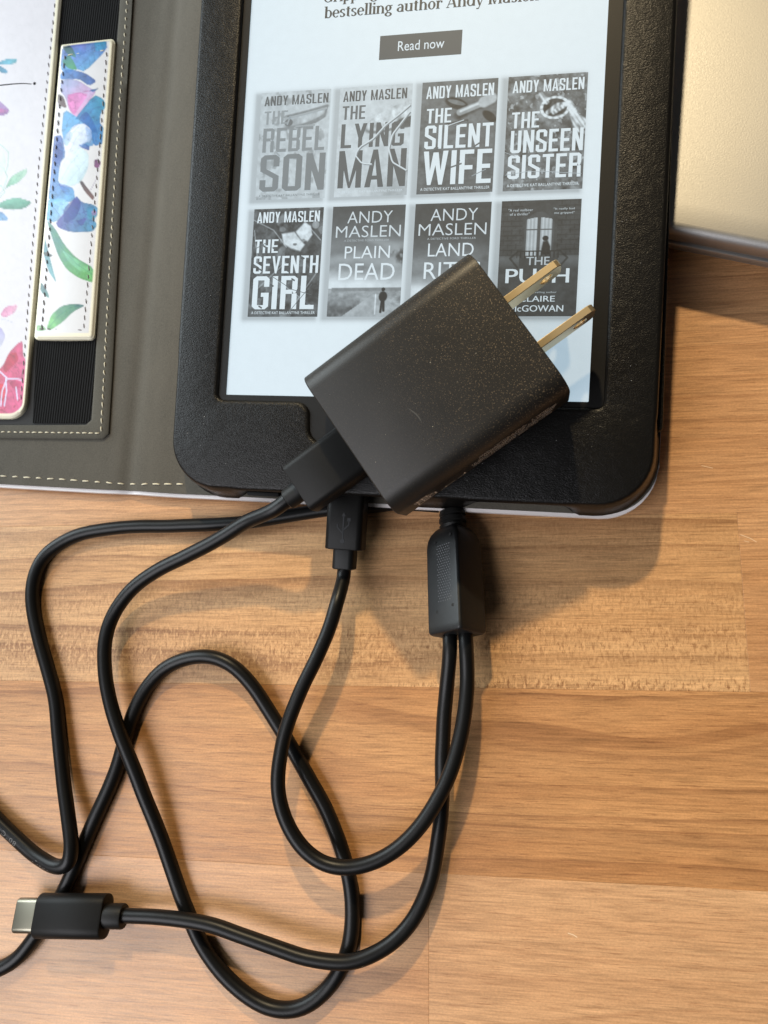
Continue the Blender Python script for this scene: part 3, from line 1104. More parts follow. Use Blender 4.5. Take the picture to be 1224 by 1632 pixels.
stitch_row([(-100, 688), (0, 688.5), (160, 690.5)], 26, 1.35, .36, M_thread, 'stitching', case, .2, border_z)
stitch_row([(161, 690), (166, 600), (172, 480), (180, 340), (190, 180), (200, 40), (207, -60), (212, -130)], 64, 1.45, .36, M_thread, 'stitching', case, .2, border_z, tilt=.2)
stitch_row([(-60, 755), (0, 758.5), (100, 764), (200, 771.5), (296, 771.5)], 19, 2.0, .42, M_thread, 'stitching', case, .16, on_lining)

# --- black leather tray -----------------------------------------------------
# plan outline of its top face in screen coordinates, counter-clockwise from the bottom left
TOP_Y = 152.0


def tray_outline(grow_side, grow_bottom, r, n=10):
    l, rgt, b = -12.2 - grow_side, 104.2 + grow_side, -22.6 - grow_bottom
    P = []
    for x in np.linspace(l + r, rgt - r, 60):
        P.append((x, b))
    for k in range(1, n):
        a = math.radians(-90 + 90 * k / n)
        P.append((rgt - r + r * math.cos(a), b + r + r * math.sin(a)))
    for y in np.linspace(b + r, TOP_Y, 70):
        P.append((rgt, y))
    for x in np.linspace(rgt, l, 12)[1:-1]:
        P.append((x, TOP_Y))
    for y in np.linspace(TOP_Y, b + r, 70):
        P.append((l, y))
    for k in range(1, n):
        a = math.radians(180 + 90 * k / n)
        P.append((l + r + r * math.cos(a), b + r + r * math.sin(a)))
    return np.array(P)


def window_outline(npts):
    """opening over the screen, with the dip over the reader's chin; same angular order as the tray"""
    l, rgt, b = -1.9, 93.9, -1.35
    P = []

    def corner(cx, cy, r, a0, a1, n=7):
        for k in range(n + 1):
            a = math.radians(a0 + (a1 - a0) * k / n)
            P.append((cx + r * math.cos(a), cy + r * math.sin(a)))
    corner(l + 1.6, b + 1.6, 1.6, 180, 270)
    P.extend([(5, b), (14, b - .05)])
    corner(19, b - 4.2, 4.2, 90, 20, 6)
    corner(27.5, b - 6.0, 4.5, 200, 270, 6)
    P.extend([(36, b - 10.5), (48, b - 10.5), (60, b - 10.5)])
    corner(66.5, b - 6.0, 4.5, 270, 340, 6)
    corner(75, b - 4.2, 4.2, 160, 90, 6)
    P.extend([(82, b), (88, b)])
    corner(rgt - 1.6, b + 1.6, 1.6, 270, 360)
    P.extend([(rgt, y) for y in np.linspace(5, 125, 20)])
    P.extend([(x, 128.5) for x in np.linspace(rgt, l, 8)])
    P.extend([(l, y) for y in np.linspace(125, 5, 20)])
    return np.array(P)


def tray():
    """top face with the opening, rounded rim, walls down to the lining"""
    bm = bmesh.new()
    out = tray_outline(.65, .65, 11.5)
    m = len(out)
    nxt = np.roll(out, -1, 0) - np.roll(out, 1, 0)
    nrm = np.stack([nxt[:, 1], -nxt[:, 0]], 1)
    nrm /= np.linalg.norm(nrm, axis=1, keepdims=True)
    # how far the wall flares out: wide and soft round the corners, steep along the clips
    y, x = out[:, 1], out[:, 0]
    side = np.where(x < 40, sm(8, 13, y), sm(-5.5, -3, y))
    bot = np.maximum(sm(2.0, 5.0, x) * (1 - sm(44, 50, x)), sm(60, 66, x) * (1 - sm(86, 90, x))) * (y < -14)
    steep = np.maximum(side, bot)
    prof = [(0.0, 1.25), (.5, 1.17), (.95, .85), (1.25, .2)]
    flare = np.stack([np.interp(k, [0, 1], [0, 0]) * 0 + np.zeros(m) for k in range(1)])
    rings = []
    for a, z in prof:
        rings.append(np.concatenate([out + nrm * a * (.8 + .2 * steep[:, None]), np.full((m, 1), z)], 1))
    # lower wall
    for t, zz in ((.25, -1.6), (.5, -3.6), (.75, -5.8), (1.0, LIN + .9)):
        o1 = 1.25 + .10 * t - .45 * steep * t + (1 - steep) * (1.1 * t)
        rings.append(np.concatenate([out + nrm * o1[:, None], np.full((m, 1), zz)], 1))
    o2 = 1.36 - .55 * steep + (1 - steep) * 1.6
    rings.append(np.concatenate([out + nrm * o2[:, None], np.full((m, 1), LIN + .05)], 1))
    ring_idx = []
    for r_ in rings:
        ring_idx.append([bm.verts.new(p) for p in r_])
    for a, b in zip(ring_idx[:-1], ring_idx[1:]):
        for j in range(m):
            k = (j + 1) % m
            bm.faces.new((a[j], b[j], b[k], a[k]))
    win = window_outline(m)
    wprof = [(1.6, 1.22), (1.0, 1.16), (.5, .95), (.15, .55), (.0, .1), (-.1, -.35)]
    wn = np.roll(win, -1, 0) - np.roll(win, 1, 0)
    wn = np.stack([wn[:, 1], -wn[:, 0]], 1)
    wn /= np.linalg.norm(wn, axis=1, keepdims=True)
    wr = []
    for a, z in wprof:
        wr.append([bm.verts.new((p[0] + q[0] * a * .8, p[1] + q[1] * a * .8, z)) for p, q in zip(win, wn)])
    for a, b in zip(wr[:-1], wr[1:]):
        for j in range(len(win)):
            k = (j + 1) % len(win)
            bm.faces.new((a[j], a[k], b[k], b[j]))
    # fill the flat top between the outer rim and the opening
    e = [bm.edges.get((ring_idx[0][j], ring_idx[0][(j + 1) % m])) for j in range(m)]
    e += [bm.edges.get((wr[0][j], wr[0][(j + 1) % len(win)])) for j in range(len(win))]
    bmesh.ops.triangle_fill(bm, use_beauty=True, use_dissolve=False, edges=[x_ for x_ in e if x_])
    bmesh.ops.recalc_face_normals(bm, faces=bm.faces[:])
    bm.verts.index_update()
    V = np.array([v.co for v in bm.verts])
    F = [[v.index for v in f.verts] for f in bm.faces]
    bm.free()
    return s2w(V), F


V, F = tray()
tray_o = build('tray_frame', V, F, M_leather, case, auto=40)
# make sure its faces look outward
me = tray_o.data
if me.polygons[max(range(len(me.polygons)), key=lambda i: me.polygons[i].area)].normal.z < 0:
    me.flip_normals()


def sbox(x0, x1, y0, y1, z0, z1, r, b, name, mat, parent):
    V, F = loft(prism(rrect(x1 - x0, y1 - y0, r, 5, (x0 + x1) / 2, (y0 + y1) / 2), [(z0, b), (z0 + b * .3, b * .3), (z0 + b, 0), (z1 - b, 0), (z1 - b * .3, b * .3), (z1, b)]))
    return build(name, s2w(V), F, mat, parent, auto=40)


V, F = loft(prism(rrect(1.5, 155.6, .7, 5, 107.25, 72.2), [(LIN - .1, .5), (LIN + .1, .15), (LIN + .4, 0), (-4.4, 0), (-4.05, .15), (-3.9, .5)]))
V[:, 0] -= np.maximum(V[:, 1] + 5, 0) * EDGE_TAPER
build('side_clip', s2w(V), F, M_trim_leather, case, auto=40)
sbox(4.6, 13.5, -25.3, -24.3, LIN + .1, -6.6, .4, .25, 'port_lip', M_hole, case)

# ------------------------------------------------------------------ e-reader
reader = thing('e_reader', 'black e-reader lying in its case with a lit page of book covers', 'e-reader', SFM)
sbox(-10.9, 101.5, -20.2, 139.5, LIN + .06, -1.2, 7, 1.2, 'back_shell', M_reader, reader)
bezel_out = rrect(112.4, 159.7, 7, 8, 45.3, 59.65)
# bezel: a flat frame round the display
bm = bmesh.new()
inner = rrect(90.6, 122.5, .25, 2, 45.3, 61.25)


def ringv(P, z):
    return [bm.verts.new((p[0], p[1], z)) for p in P]


def ringe(a):
    return [bm.edges.new((a[j], a[(j + 1) % len(a)])) for j in range(len(a))]


o_b, o_t = ringv(bezel_out, -1.2), ringv(bezel_out, .3)
i_t, i_b = ringv(inner, .3), ringv(inner, -.12)
for a, b in ((o_b, o_t), (i_t, i_b)):
    for j in range(len(a)):
        bm.faces.new((a[j], a[(j + 1) % len(a)], b[(j + 1) % len(a)], b[j]))
eds = [bm.edges.get((r_[j], r_[(j + 1) % len(r_)])) for r_ in (o_t, i_t) for j in range(len(r_))]
bmesh.ops.triangle_fill(bm, use_beauty=True, edges=eds)
bmesh.ops.recalc_face_normals(bm, faces=bm.faces[:])
bm.verts.index_update()
V = np.array([v.co for v in bm.verts])
F = [[v.index for v in f.verts] for f in bm.faces]
bm.free()
build('bezel', s2w(V), F, M_bezel, reader, auto=30)

# display, with soft printed shadows under the covers
A0, PI_, CW = 4.48, 21.17, 18.71
ROWS = [(79.03, 50.84), (48.42, 20.32)]
nu, nv = 170, 230
X, Y = np.meshgrid(np.linspace(0, 90.6, nu), np.linspace(122.5, 0, nv))
page = np.full(X.shape, .98)
for r_, (t_, b_) in enumerate(ROWS):
    for c_ in range(4):
        x0 = A0 + PI_ * c_
        dx = np.maximum(np.maximum(x0 - 1.1 - X, X - (x0 + CW - .9)), 0)
        dy = np.maximum(np.maximum((b_ - .5) - Y, Y - (t_ - .6)), 0)
        page *= 1 - .42 * np.exp(-(np.hypot(dx, dy) / .75) ** 1.6)
P = np.stack([X.ravel(), Y.ravel(), np.zeros(X.size)], 1)
screen = build('display', s2w(P), grid_faces(nu, nv), M_eink, reader, col=page.ravel())


def screen_text(mb, body, x0, x1, y0, y1, grey, bold=0.0, z=.03, spacing=1.0, cover=None, shear=0.0, wobble=0):
    """lettering in a box of the screen; with cover=(x, top, w, h) the box is in fractions of that cover"""
    V2, F, asp = letters(body, min(bold, 0.0), spacing, shear)
    if cover:
        cx, ct, cw, ch = cover
        x0, x1, y0, y1 = cx + x0 * cw, cx + x1 * cw, ct - y1 * ch, ct - y0 * ch
    P = np.stack([x0 + V2[:, 0] * (x1 - x0), y0 + V2[:, 1] * (y1 - y0), np.full(len(V2), z)], 1)
    b = max(bold, 0) * .75 * (y1 - y0)
    for k_ in ((0, -1, 1, -.5, .5) if b > 0 else (0,)):
        mb.add(P + [k_ * b, 0, abs(k_) * .002 + (k_ > 0) * .0009], F, [grey] * 3)


def ink_tone(g):
    """perceived grey 0..1 of the page to what the screen stores"""
    v = (34 + 199 * np.clip(np.asarray(g, float), 0, 1)) / 233
    return v ** 2.2


def gothic_glyphs():
    s, t, w, c = .135, .125, .43, .085
    g = {}

    def q(x0, y0, x1, y1):
        return [(x0, y0), (x1, y0), (x1, y1), (x0, y1)]

    def cor(x, y, dx, dy):            # chamfered corner between an upright and a bar; x, y is the outer corner
        return [(x, y + dy * c), (x + dx * c, y), (x + dx * max(s, c), y + dy * 0 + 0), (x + dx * max(s, c), y + dy * t), (x + dx * s, y + dy * max(t, c) * 1.12), (x, y + dy * max(t, c) * 1.12)]

    def di(x0, y0, x1, y1, ww):
        return [(x0, y0), (x0 + ww, y0), (x1 + ww, y1), (x1, y1)]
    TL, TR, BLc, BR = cor(0, 1, 1, -1), cor(w, 1, -1, -1), cor(0, 0, 1, 1), cor(w, 0, -1, 1)
    m = t * 1.12
    hb = lambda y, x0=s, x1=w - s: q(x0, y, x1, y + t)
    L = lambda y0=0, y1=1: q(0, y0, s, y1)
    Rr = lambda y0=0, y1=1: q(w - s, y0, w, y1)
    g['O'] = (w, [L(m, 1 - m), Rr(m, 1 - m), hb(1 - t), hb(0), TL, TR, BLc, BR])
    g['D'] = (w, [L(), Rr(m, 1 - m), hb(1 - t), hb(0), TR, BR])
    g['U'] = (w, [L(m), Rr(m), hb(0), BLc, BR])
    g['G'] = (w, [L(m, 1 - m), Rr(m, .5), Rr(.68, 1 - m), hb(1 - t), hb(0), TL, TR, BLc, BR, hb(.5 - t, w * .52)])
    g['C'] = (w, [L(m, 1 - m), Rr(m, .34), Rr(.66, 1 - m), hb(1 - t), hb(0), TL, TR, BLc, BR])
    g['S'] = (w, [L(.60, 1 - m), Rr(.68, 1 - m), L(m, .32), Rr(m, .40), hb(1 - t), hb(0), TL, TR, BLc, BR, [(0, .60), (s, .62), (w, .40), (w - s, .36), (0, .56)], [(0, .62), (s, .62), (w, .42), (w, .36), (w - s, .36), (0, .56)]])
    g['E'] = (w * .88, [L(), q(s, 0, w * .88, t), q(s, 1 - t, w * .88, 1), q(s, .5 - t / 2, w * .80, .5 + t / 2)])
    g['F'] = (w * .86, [L(), q(s, 1 - t, w * .86, 1), q(s, .48 - t / 2, w * .80, .48 + t / 2)])
    g['L'] = (w * .84, [L(), q(s, 0, w * .84, t)])
    g['T'] = (w * .94, [q(w * .47 - s / 2, 0, w * .47 + s / 2, 1 - t), q(0, 1 - t, w * .94, 1)])
    g['H'] = (w, [L(), Rr(), hb(.5 - t / 2)])
    g['I'] = (s, [L()])
    g['N'] = (w, [L(), Rr(), [(s * .9, 1), (w - s * .9, 0), (w - s * .9, .34), (s * .9, 1)][:3] + [(s * .9, 1)], [(0, 1), (s, 1), (w, 0), (w - s, 0)]])
    g['M'] = (w * 1.32, [L(), q(w * 1.32 - s, 0, w * 1.32, 1), [(0, 1), (s, 1), (w * .72, 0), (w * .60, 0)], [(w * 1.32 - s, 1), (w * 1.32, 1), (w * .72, 0), (w * .60, 0)]])
    g['A'] = (w * 1.06, [[(0, 0), (s, 0), (w * .60, 1), (w * .40, 1)], [(w * 1.06 - s, 0), (w * 1.06, 0), (w * .66, 1), (w * .46, 1)], q(w * .25, .2, w * .81, .2 + t * .85)])
    g['V'] = (w * 1.02, [[(0, 1), (s, 1), (w * .61, 0), (w * .41, 0)], [(w * 1.02 - s, 1), (w * 1.02, 1), (w * .61, 0), (w * .41, 0)]])
    g['W'] = (w * 1.52, [[(0, 1), (s, 1), (w * .52, 0), (w * .30, 0)], [(w * .76 - s / 2, .96), (w * .76 + s / 2, .96), (w * .52, 0), (w * .30, 0)], [(w * .76 - s / 2, .96), (w * .76 + s / 2, .96), (w * 1.22, 0), (w * 1.0, 0)], [(w * 1.52 - s, 1), (w * 1.52, 1), (w * 1.22, 0), (w * 1.0, 0)]])
    g['Y'] = (w * 1.0, [[(0, 1), (s, 1), (w * .5 + s / 2, .40), (w * .5 - s / 2, .40)], [(w - s, 1), (w, 1), (w * .5 + s / 2, .40), (w * .5 - s / 2, .40)], q(w * .5 - s / 2, 0, w * .5 + s / 2, .40)])
    g['R'] = (w, [L(), hb(1 - t), TR, Rr(.62, 1 - m), hb(.46), [(w, .62), (w - s, .62), (w - s, .56), (w - c, .46), (w - c * .4, .50)], [(w - s * 1.02, .46), (w - s * .1, .48), (w - s * .05, .40), (w, 0), (w - s, 0), (w - s, .40)]])
    g['B'] = (w, [L(), hb(1 - t), hb(0), hb(.5 - t / 2), TR, BR, Rr(.60, 1 - m), Rr(m, .42), [(w - s, .60), (w, .60), (w - c * .6, .51), (w, .42), (w - s, .42)]])
    g[' '] = (.20, [])
    return g


GOTH = gothic_glyphs()


def screen_gothic(mb, body, x0, x1, y0, y1, grey, cover, bold=1.0):
    cx, ct, cw, ch_ = cover
    x0, x1, y0, y1 = cx + x0 * cw, cx + x1 * cw, ct - y1 * ch_, ct - y0 * ch_
    gap = .085
    tot = sum(GOTH[c][0] for c in body) + gap * (len(body) - 1)
    k, x = (x1 - x0) / tot, 0.0
    for i, c_ in enumerate(body):
        wd, polys = GOTH[c_]
        for j, p in enumerate(polys):
            mb.add([(x0 + (x + a) * k, y0 + b * (y1 - y0), .03 + .0004 * ((i * 11 + j) % 24)) for a, b in p], [list(range(len(p)))], [grey] * 3)
        x += wd + gap


# ------- pictures of the eight covers: grey values on a grid, x right and y down in 0..1
def blob(x, y, cx, cy, rx, ry, rot=0.0, soft=.15):
    c, s = math.cos(rot), math.sin(rot)
    u, v = ((x - cx) * c + (y - cy) * s) / rx, (-(x - cx) * s + (y - cy) * c) / ry
    return 1 - sm(1 - soft, 1 + soft, np.hypot(u, v))


def stroke(x, y, pts, w, soft=.5):
    d = np.full(x.shape, 9.0)
    for (ax, ay), (bx, by) in zip(pts[:-1], pts[1:]):
        ay, by, yy = ay * 1.5, by * 1.5, y * 1.5
        L = max((bx - ax) ** 2 + (by - ay) ** 2, 1e-9)
        t = np.clip(((x - ax) * (bx - ax) + (yy - ay) * (by - ay)) / L, 0, 1)
        d = np.minimum(d, np.hypot(x - ax - t * (bx - ax), yy - ay - t * (by - ay)))
    return 1 - sm(w * (1 - soft), w * (1 + soft), d)


def lay(g, m, v):
    return g * (1 - m) + v * m


def poly(x, y, pts, soft=.012):
    # soft-edged filled polygon
    ins = np.zeros(x.shape, bool)
    d = np.full(x.shape, 9.0)
    n = len(pts)
    for i in range(n):
        (x0, y0), (x1, y1) = pts[i], pts[(i + 1) % n]
        if y0 != y1:
            ins ^= ((y0 > y) != (y1 > y)) & (x < (x1 - x0) * (y - y0) / (y1 - y0) + x0)
        L = max((x1 - x0) ** 2 + (y1 - y0) ** 2, 1e-9)
        t = np.clip(((x - x0) * (x1 - x0) + (y - y0) * (y1 - y0)) / L, 0, 1)
        d = np.minimum(d, np.hypot(x - x0 - t * (x1 - x0), y - y0 - t * (y1 - y0)))
    return sm(-soft, soft, np.where(ins, d, -d))


def pic_bone(x, y):
    g = .80 - .10 * fnoise(x, y, 21, 4, 5, 8) - .14 * sm(.6, .72, fnoise(x, y, 22, 3, 9, 12))
    g = lay(g, blob(x, y, .66, .275, .30, .062, -.18), .52)
    g = lay(g, blob(x, y, .68, .245, .28, .05, -.2), .72 + .25 * (fnoise(x, y, 23, 3, 14, 14) - .5))
    g = lay(g, stroke(x, y, [(.38, .235), (.66, .20), (.96, .155)], .02), .50)
    g = lay(g, stroke(x, y, [(.96, .16), (.93, .25), (.80, .30)], .014), .5)
    g = lay(g, blob(x, y, .42, .29, .06, .035), .42)
    return g


def pic_shoe(x, y):
    g = .82 - .08 * fnoise(x, y, 31, 4, 5, 8) - .25 * sm(.55, 1.0, y) * sm(.3, 1.0, x) * fnoise(x, y, 32, 3, 6, 9)
    g = lay(g, blob(x, y, .86, .285, .50, .105, -.22, .06), .46)
    g = lay(g, blob(x, y, .86, .27, .48, .095, -.22, .06), .76 + .5 * (fnoise(x, y, 33, 3, 13, 16) - .5))
    g = lay(g, blob(x, y, 1.0, .34, .22, .05, -.1), .32)
    return g


def laces(x, y):
    return [((.98, .19), (.84, .27), (.66, .36), (.50, .48), (.32, .55), (.26, .62), (.36, .70), (.50, .71)),
            ((.98, .25), (.86, .36), (.76, .45), (.72, .58), (.78, .70), (.98, .78))]


def pic_lipstick(x, y):
    g = .50 - .14 * (fnoise(x, y, 41, 4, 3, 22) - .3) - .06 * sm(.4, 1.0, y)
    g = lay(g, blob(x, y, .47, .205, .16, .05, .25), .26)
    g = lay(g, stroke(x, y, [(.50, .315), (.92, .18)], .055), .30)
    g = lay(g, stroke(x, y, [(.52, .285), (.82, .21)], .045, .25), .66)
    g = lay(g, stroke(x, y, [(.53, .275), (.82, .20)], .016, .5), .9)
    g = lay(g, stroke(x, y, [(.83, .205), (.92, .175)], .075, .2), .78)
    g = lay(g, blob(x, y, .91, .335, .10, .04, .4), .22)
    g = lay(g, blob(x, y, .47, .195, .12, .02, .2), .5)
    g = lay(g, stroke(x, y, [(.36, .385), (.62, .36)], .018), .34)
    return g


def pic_rope(x, y):
    n = fnoise(x, y, 51, 5, 9, 14)
    g = .22 + .42 * n
    g = lay(g, sm(.66, .74, fnoise(x, y, 52, 3, 16, 22)), .66)
    g = lay(g, blob(x, y, .60, .285, .16, .075), .22)
    a = np.arctan2((y - .29) / .09, (x - .61) / .17)
    rr = np.hypot((y - .29) / .09, (x - .61) / .17)
    ring = sm(.16, .06, abs(rr - 1.0)) * (.75 + .25 * np.sin(a * 14))
    g = lay(g, np.clip(ring * 1.2, 0, 1), .95)
    g = lay(g, stroke(x, y, [(.52, .33), (.64, .27), (.80, .26)], .03) * (.7 + .3 * np.sin(x * 90)), .9)
    for pts in ([(.42, .17), (.50, .24)], [(.60, .33), (.78, .25), (.86, .36), (.98, .47)], [(.80, .30), (.86, .42), (.90, .50)], [(.80, .27), (.90, .38), (.99, .42)]):
        g = lay(g, stroke(x, y, pts, .030) * (.75 + .25 * np.sin((x - y) * 110)), .92)
    return g


def pic_mask(x, y):
    n = fnoise(x, y, 61, 5, 8, 12)
    g = .10 + .30 * n
    g = lay(g, sm(.62, .7, fnoise(x, y, 62, 2, 7, 10)) * .7, .48)
    for pts in ([(.0, .1), (.3, .2), (.5, .36)], [(.7, .1), (.98, .3)], [(.02, .2), (.1, .5)], [(.3, .62), (.9, .9)], [(.6, .95), (.95, .6)], [(.1, .75), (.5, .5)]):
        g = lay(g, stroke(x, y, pts, .008) * .8, .62)
    m = np.maximum(poly(x, y, [(.42, .235), (.60, .22), (.70, .30), (.76, .34), (.70, .40), (.56, .37), (.46, .33)]), poly(x, y, [(.62, .22), (.74, .135), (.83, .17), (.86, .25), (.80, .31), (.70, .29)]))
    g = lay(g, blob(x, y, .90, .16, .05, .035), .55)
    g = lay(g, m, .90 - .12 * fnoise(x, y, 63, 3, 12, 12))
    g = lay(g, blob(x, y, .62, .335, .03, .012), .45)
    g = lay(g, blob(x, y, .74, .30, .025, .012), .55)
    return g


def pic_road(x, y):
    cl = fnoise(x, y, 71, 5, 2.2, 6)
    sky = .30 + .20 * sm(.0, .45, y) + .34 * (cl - .35) * sm(.25, .5, y) + .34 * sm(.55, .73, y)
    g = np.clip(sky, .2, .92)
    g = lay(g, blob(x, y, .97, .45, .13, .075, .3, .5) * sm(.3, .5, fnoise(x, y, 75, 3, 9, 12)), .28)
    g = lay(g, stroke(x, y, [(.55, .30), (.80, .36), (1.0, .38)], .05, .9) * .5, .7)
    g = lay(g, stroke(x, y, [(.0, .50), (.4, .46), (.9, .52)], .06, .9) * .5, .72)
    land = .62 + .3 * (fnoise(x, y, 72, 4, 12, 30) - .5)
    land = lay(land, sm(.80, .93, y) * (x < .45) * 1.0, .45 + .4 * (fnoise(x, y, 73, 3, 12, 16) - .5))
    g = np.where(y > .745, land, g)
    g = lay(g, sm(.735, .745, y) * (1 - sm(.765, .775, y)) * (x > .05), .52)
    road = (y > .80) & (x > .62 - (y - .80) * 2.1) & (x < .70 + (y - .80) * 2.0)
    g = np.where(road, .74 - .1 * fnoise(x, y, 74, 3, 12, 12), g)
    g = lay(g, stroke(x, y, [(.66, .80), (.66, .98)], .006), .9)
    return g


def figure(x, y, cx, cy, s):
    m = blob(x, y, cx, cy, .05 * s, .05 * s * .8)
    m = np.maximum(m, blob(x, y, cx, cy - .055 * s, .022 * s, .016 * s))
    m = np.maximum(m, stroke(x, y, [(cx - .01, cy + .03), (cx - .02 * s, cy + .12 * s)], .014 * s))
    m = np.maximum(m, stroke(x, y, [(cx + .01, cy + .03), (cx + .015 * s, cy + .11 * s)], .014 * s))
    return m


def pic_plain(x, y):
    return lay(pic_road(x, y), figure(x, y, .76, .82, 1.15), .14)


def pic_sea(x, y):
    cl = fnoise(x, y, 81, 5, 2.0, 7)
    g = .28 + .18 * sm(.2, .6, y) + .35 * (cl - .4) * sm(.25, .5, y) + .45 * sm(.60, .78, y)
    return np.clip(g, .2, .92)


def pic_window(x, y):
    g = .30 + .08 * (fnoise(x, y, 91, 4, 10, 16) - .5)
    g = lay(g, sm(.46, .5, y) * (1 - sm(.52, .6, y)) * (np.abs(x - .5) > .24) * .5, .52)
    brick = (np.sin(y * 150) > .75) | (np.sin(x * 60 + np.floor(y * 24) * 3) > .93)
    g = g - .05 * brick * (np.abs(x - .5) > .22) * (y < .48)
    arch = (np.abs(x - .49) < .185) & (y > .10 + .45 * (x - .49) ** 2 * 6) & (y < .50)
    g = np.where(arch, .34, g)
    glow = (np.abs(x - .49) < .16) & (np.abs(x - .49) > .022) & (y > .15 + .6 * (x - .49) ** 2) & (y < .48)
    g = np.where(glow, .86 - .16 * np.abs(np.sin(x * 70)), g)
    g = np.where(glow & (np.abs(y - .255) < .006), .4, g)
    g = lay(g, blob(x, y, .575, .33, .038, .022), .20)
    g = lay(g, poly(x, y, [(.545, .36), (.60, .345), (.64, .40), (.645, .48), (.52, .48), (.535, .40)]), .20)
    rail = (y > .435) & (y < .50) & (np.abs(x - .5) < .28)
    g = np.where(rail & ((np.sin(x * 120) > .55) | (np.abs(y - .44) < .006)), .22, g)
    for s in (-1, 1):
        g = lay(g, stroke(x, y, [(.5 + s * .26, .44), (.5 + s * .36, .50), (.5 + s * .26, .58)], .012) * .7, .2)
    return g


AM = 'ANDY MASLEN'
KAT = 'A DETECTIVE KAT BALLANTYNE THRILLER'
W_, B1 = .97, .012
COVERS = [
    (pic_bone, [(AM, .05, .97, .035, .125, .30, .02), ('THE', .06, .40, .175, .30, .58, .02), ('REBEL', .06, .95, .335, .56, .52, .02), ('SON', .05, .98, .585, .925, .46, .03), (KAT, .05, .93, .955, .975, .38, .0)]),
    (pic_shoe, [(AM, .05, .93, .035, .13, .26, .02), ('THE', .05, .37, .17, .295, .36, .02), ('LYING', .05, .92, .335, .555, .32, .02), ('MAN', .04, .97, .58, .92, .30, .03), (KAT, .06, .94, .945, .965, .92, .0)]),
    (pic_lipstick, [(AM, .06, .95, .04, .15, W_, .02), ('THE', .08, .41, .24, .37, W_, .025), ('SILENT', .07, .97, .39, .60, W_, .025), ('WIFE', .07, .97, .62, .92, W_, .035), (KAT, .05, .96, .945, .97, W_, .005)]),
    (pic_rope, [(AM, .06, .96, .04, .145, W_, .02), ('THE', .07, .42, .315, .455, W_, .025), ('UNSEEN', .07, .98, .475, .67, W_, .025), ('SISTER', .05, .97, .69, .895, W_, .025), (KAT, .05, .95, .94, .965, W_, .005)]),
    (pic_mask, [(AM, .05, .95, .03, .13, W_, .025), ('THE', .04, .38, .285, .41, W_, .025), ('SEVENTH', .04, .97, .44, .60, W_, .025), ('GIRL', .05, .94, .625, .93, W_, .03), (KAT, .05, .96, .95, .975, W_, .005)]),
    (pic_plain, [('ANDY', .21, .83, .05, .155, .90, -.008), ('MASLEN', .06, .95, .18, .285, .90, -.008), ('A DETECTIVE FORD THRILLER', .18, .80, .305, .322, .75, -.004), ('PLAIN', .20, .82, .365, .475, W_, -.004), ('DEAD', .13, .90, .52, .67, W_, -.002)]),
    (pic_sea, [('ANDY', .21, .83, .05, .155, .90, -.008), ('MASLEN', .06, .95, .18, .285, .90, -.008), ('A DETECTIVE FORD THRILLER', .18, .82, .305, .322, .80, -.004), ('LAND', .20, .80, .355, .47, W_, -.004), ('RITES', .16, .90, .52, .67, W_, -.002)]),
    (pic_window, [('"A real nailbiter', .09, .40, .07, .093, .85, .006), ('of a thriller"', .11, .36, .105, .128, .85, .006), ('"It really had', .66, .92, .07, .093, .85, .006), ('me gripped"', .67, .92, .105, .128, .85, .006),
                  ('THE', .35, .64, .49, .56, .80, .02), ('PUSH', .10, .89, .59, .715, W_, .03), ('bestselling author', .40, .75, .787, .805, .85, .004), ('CLAIRE', .28, .73, .825, .875, W_, .02), ('McGOWAN', .17, .84, .905, .96, W_, .02)]),
]
gu, gv = 120, 184
gx, gy = np.meshgrid(np.linspace(0, 1, gu), np.linspace(0, 1, gv))
ink = np.random.default_rng(3)
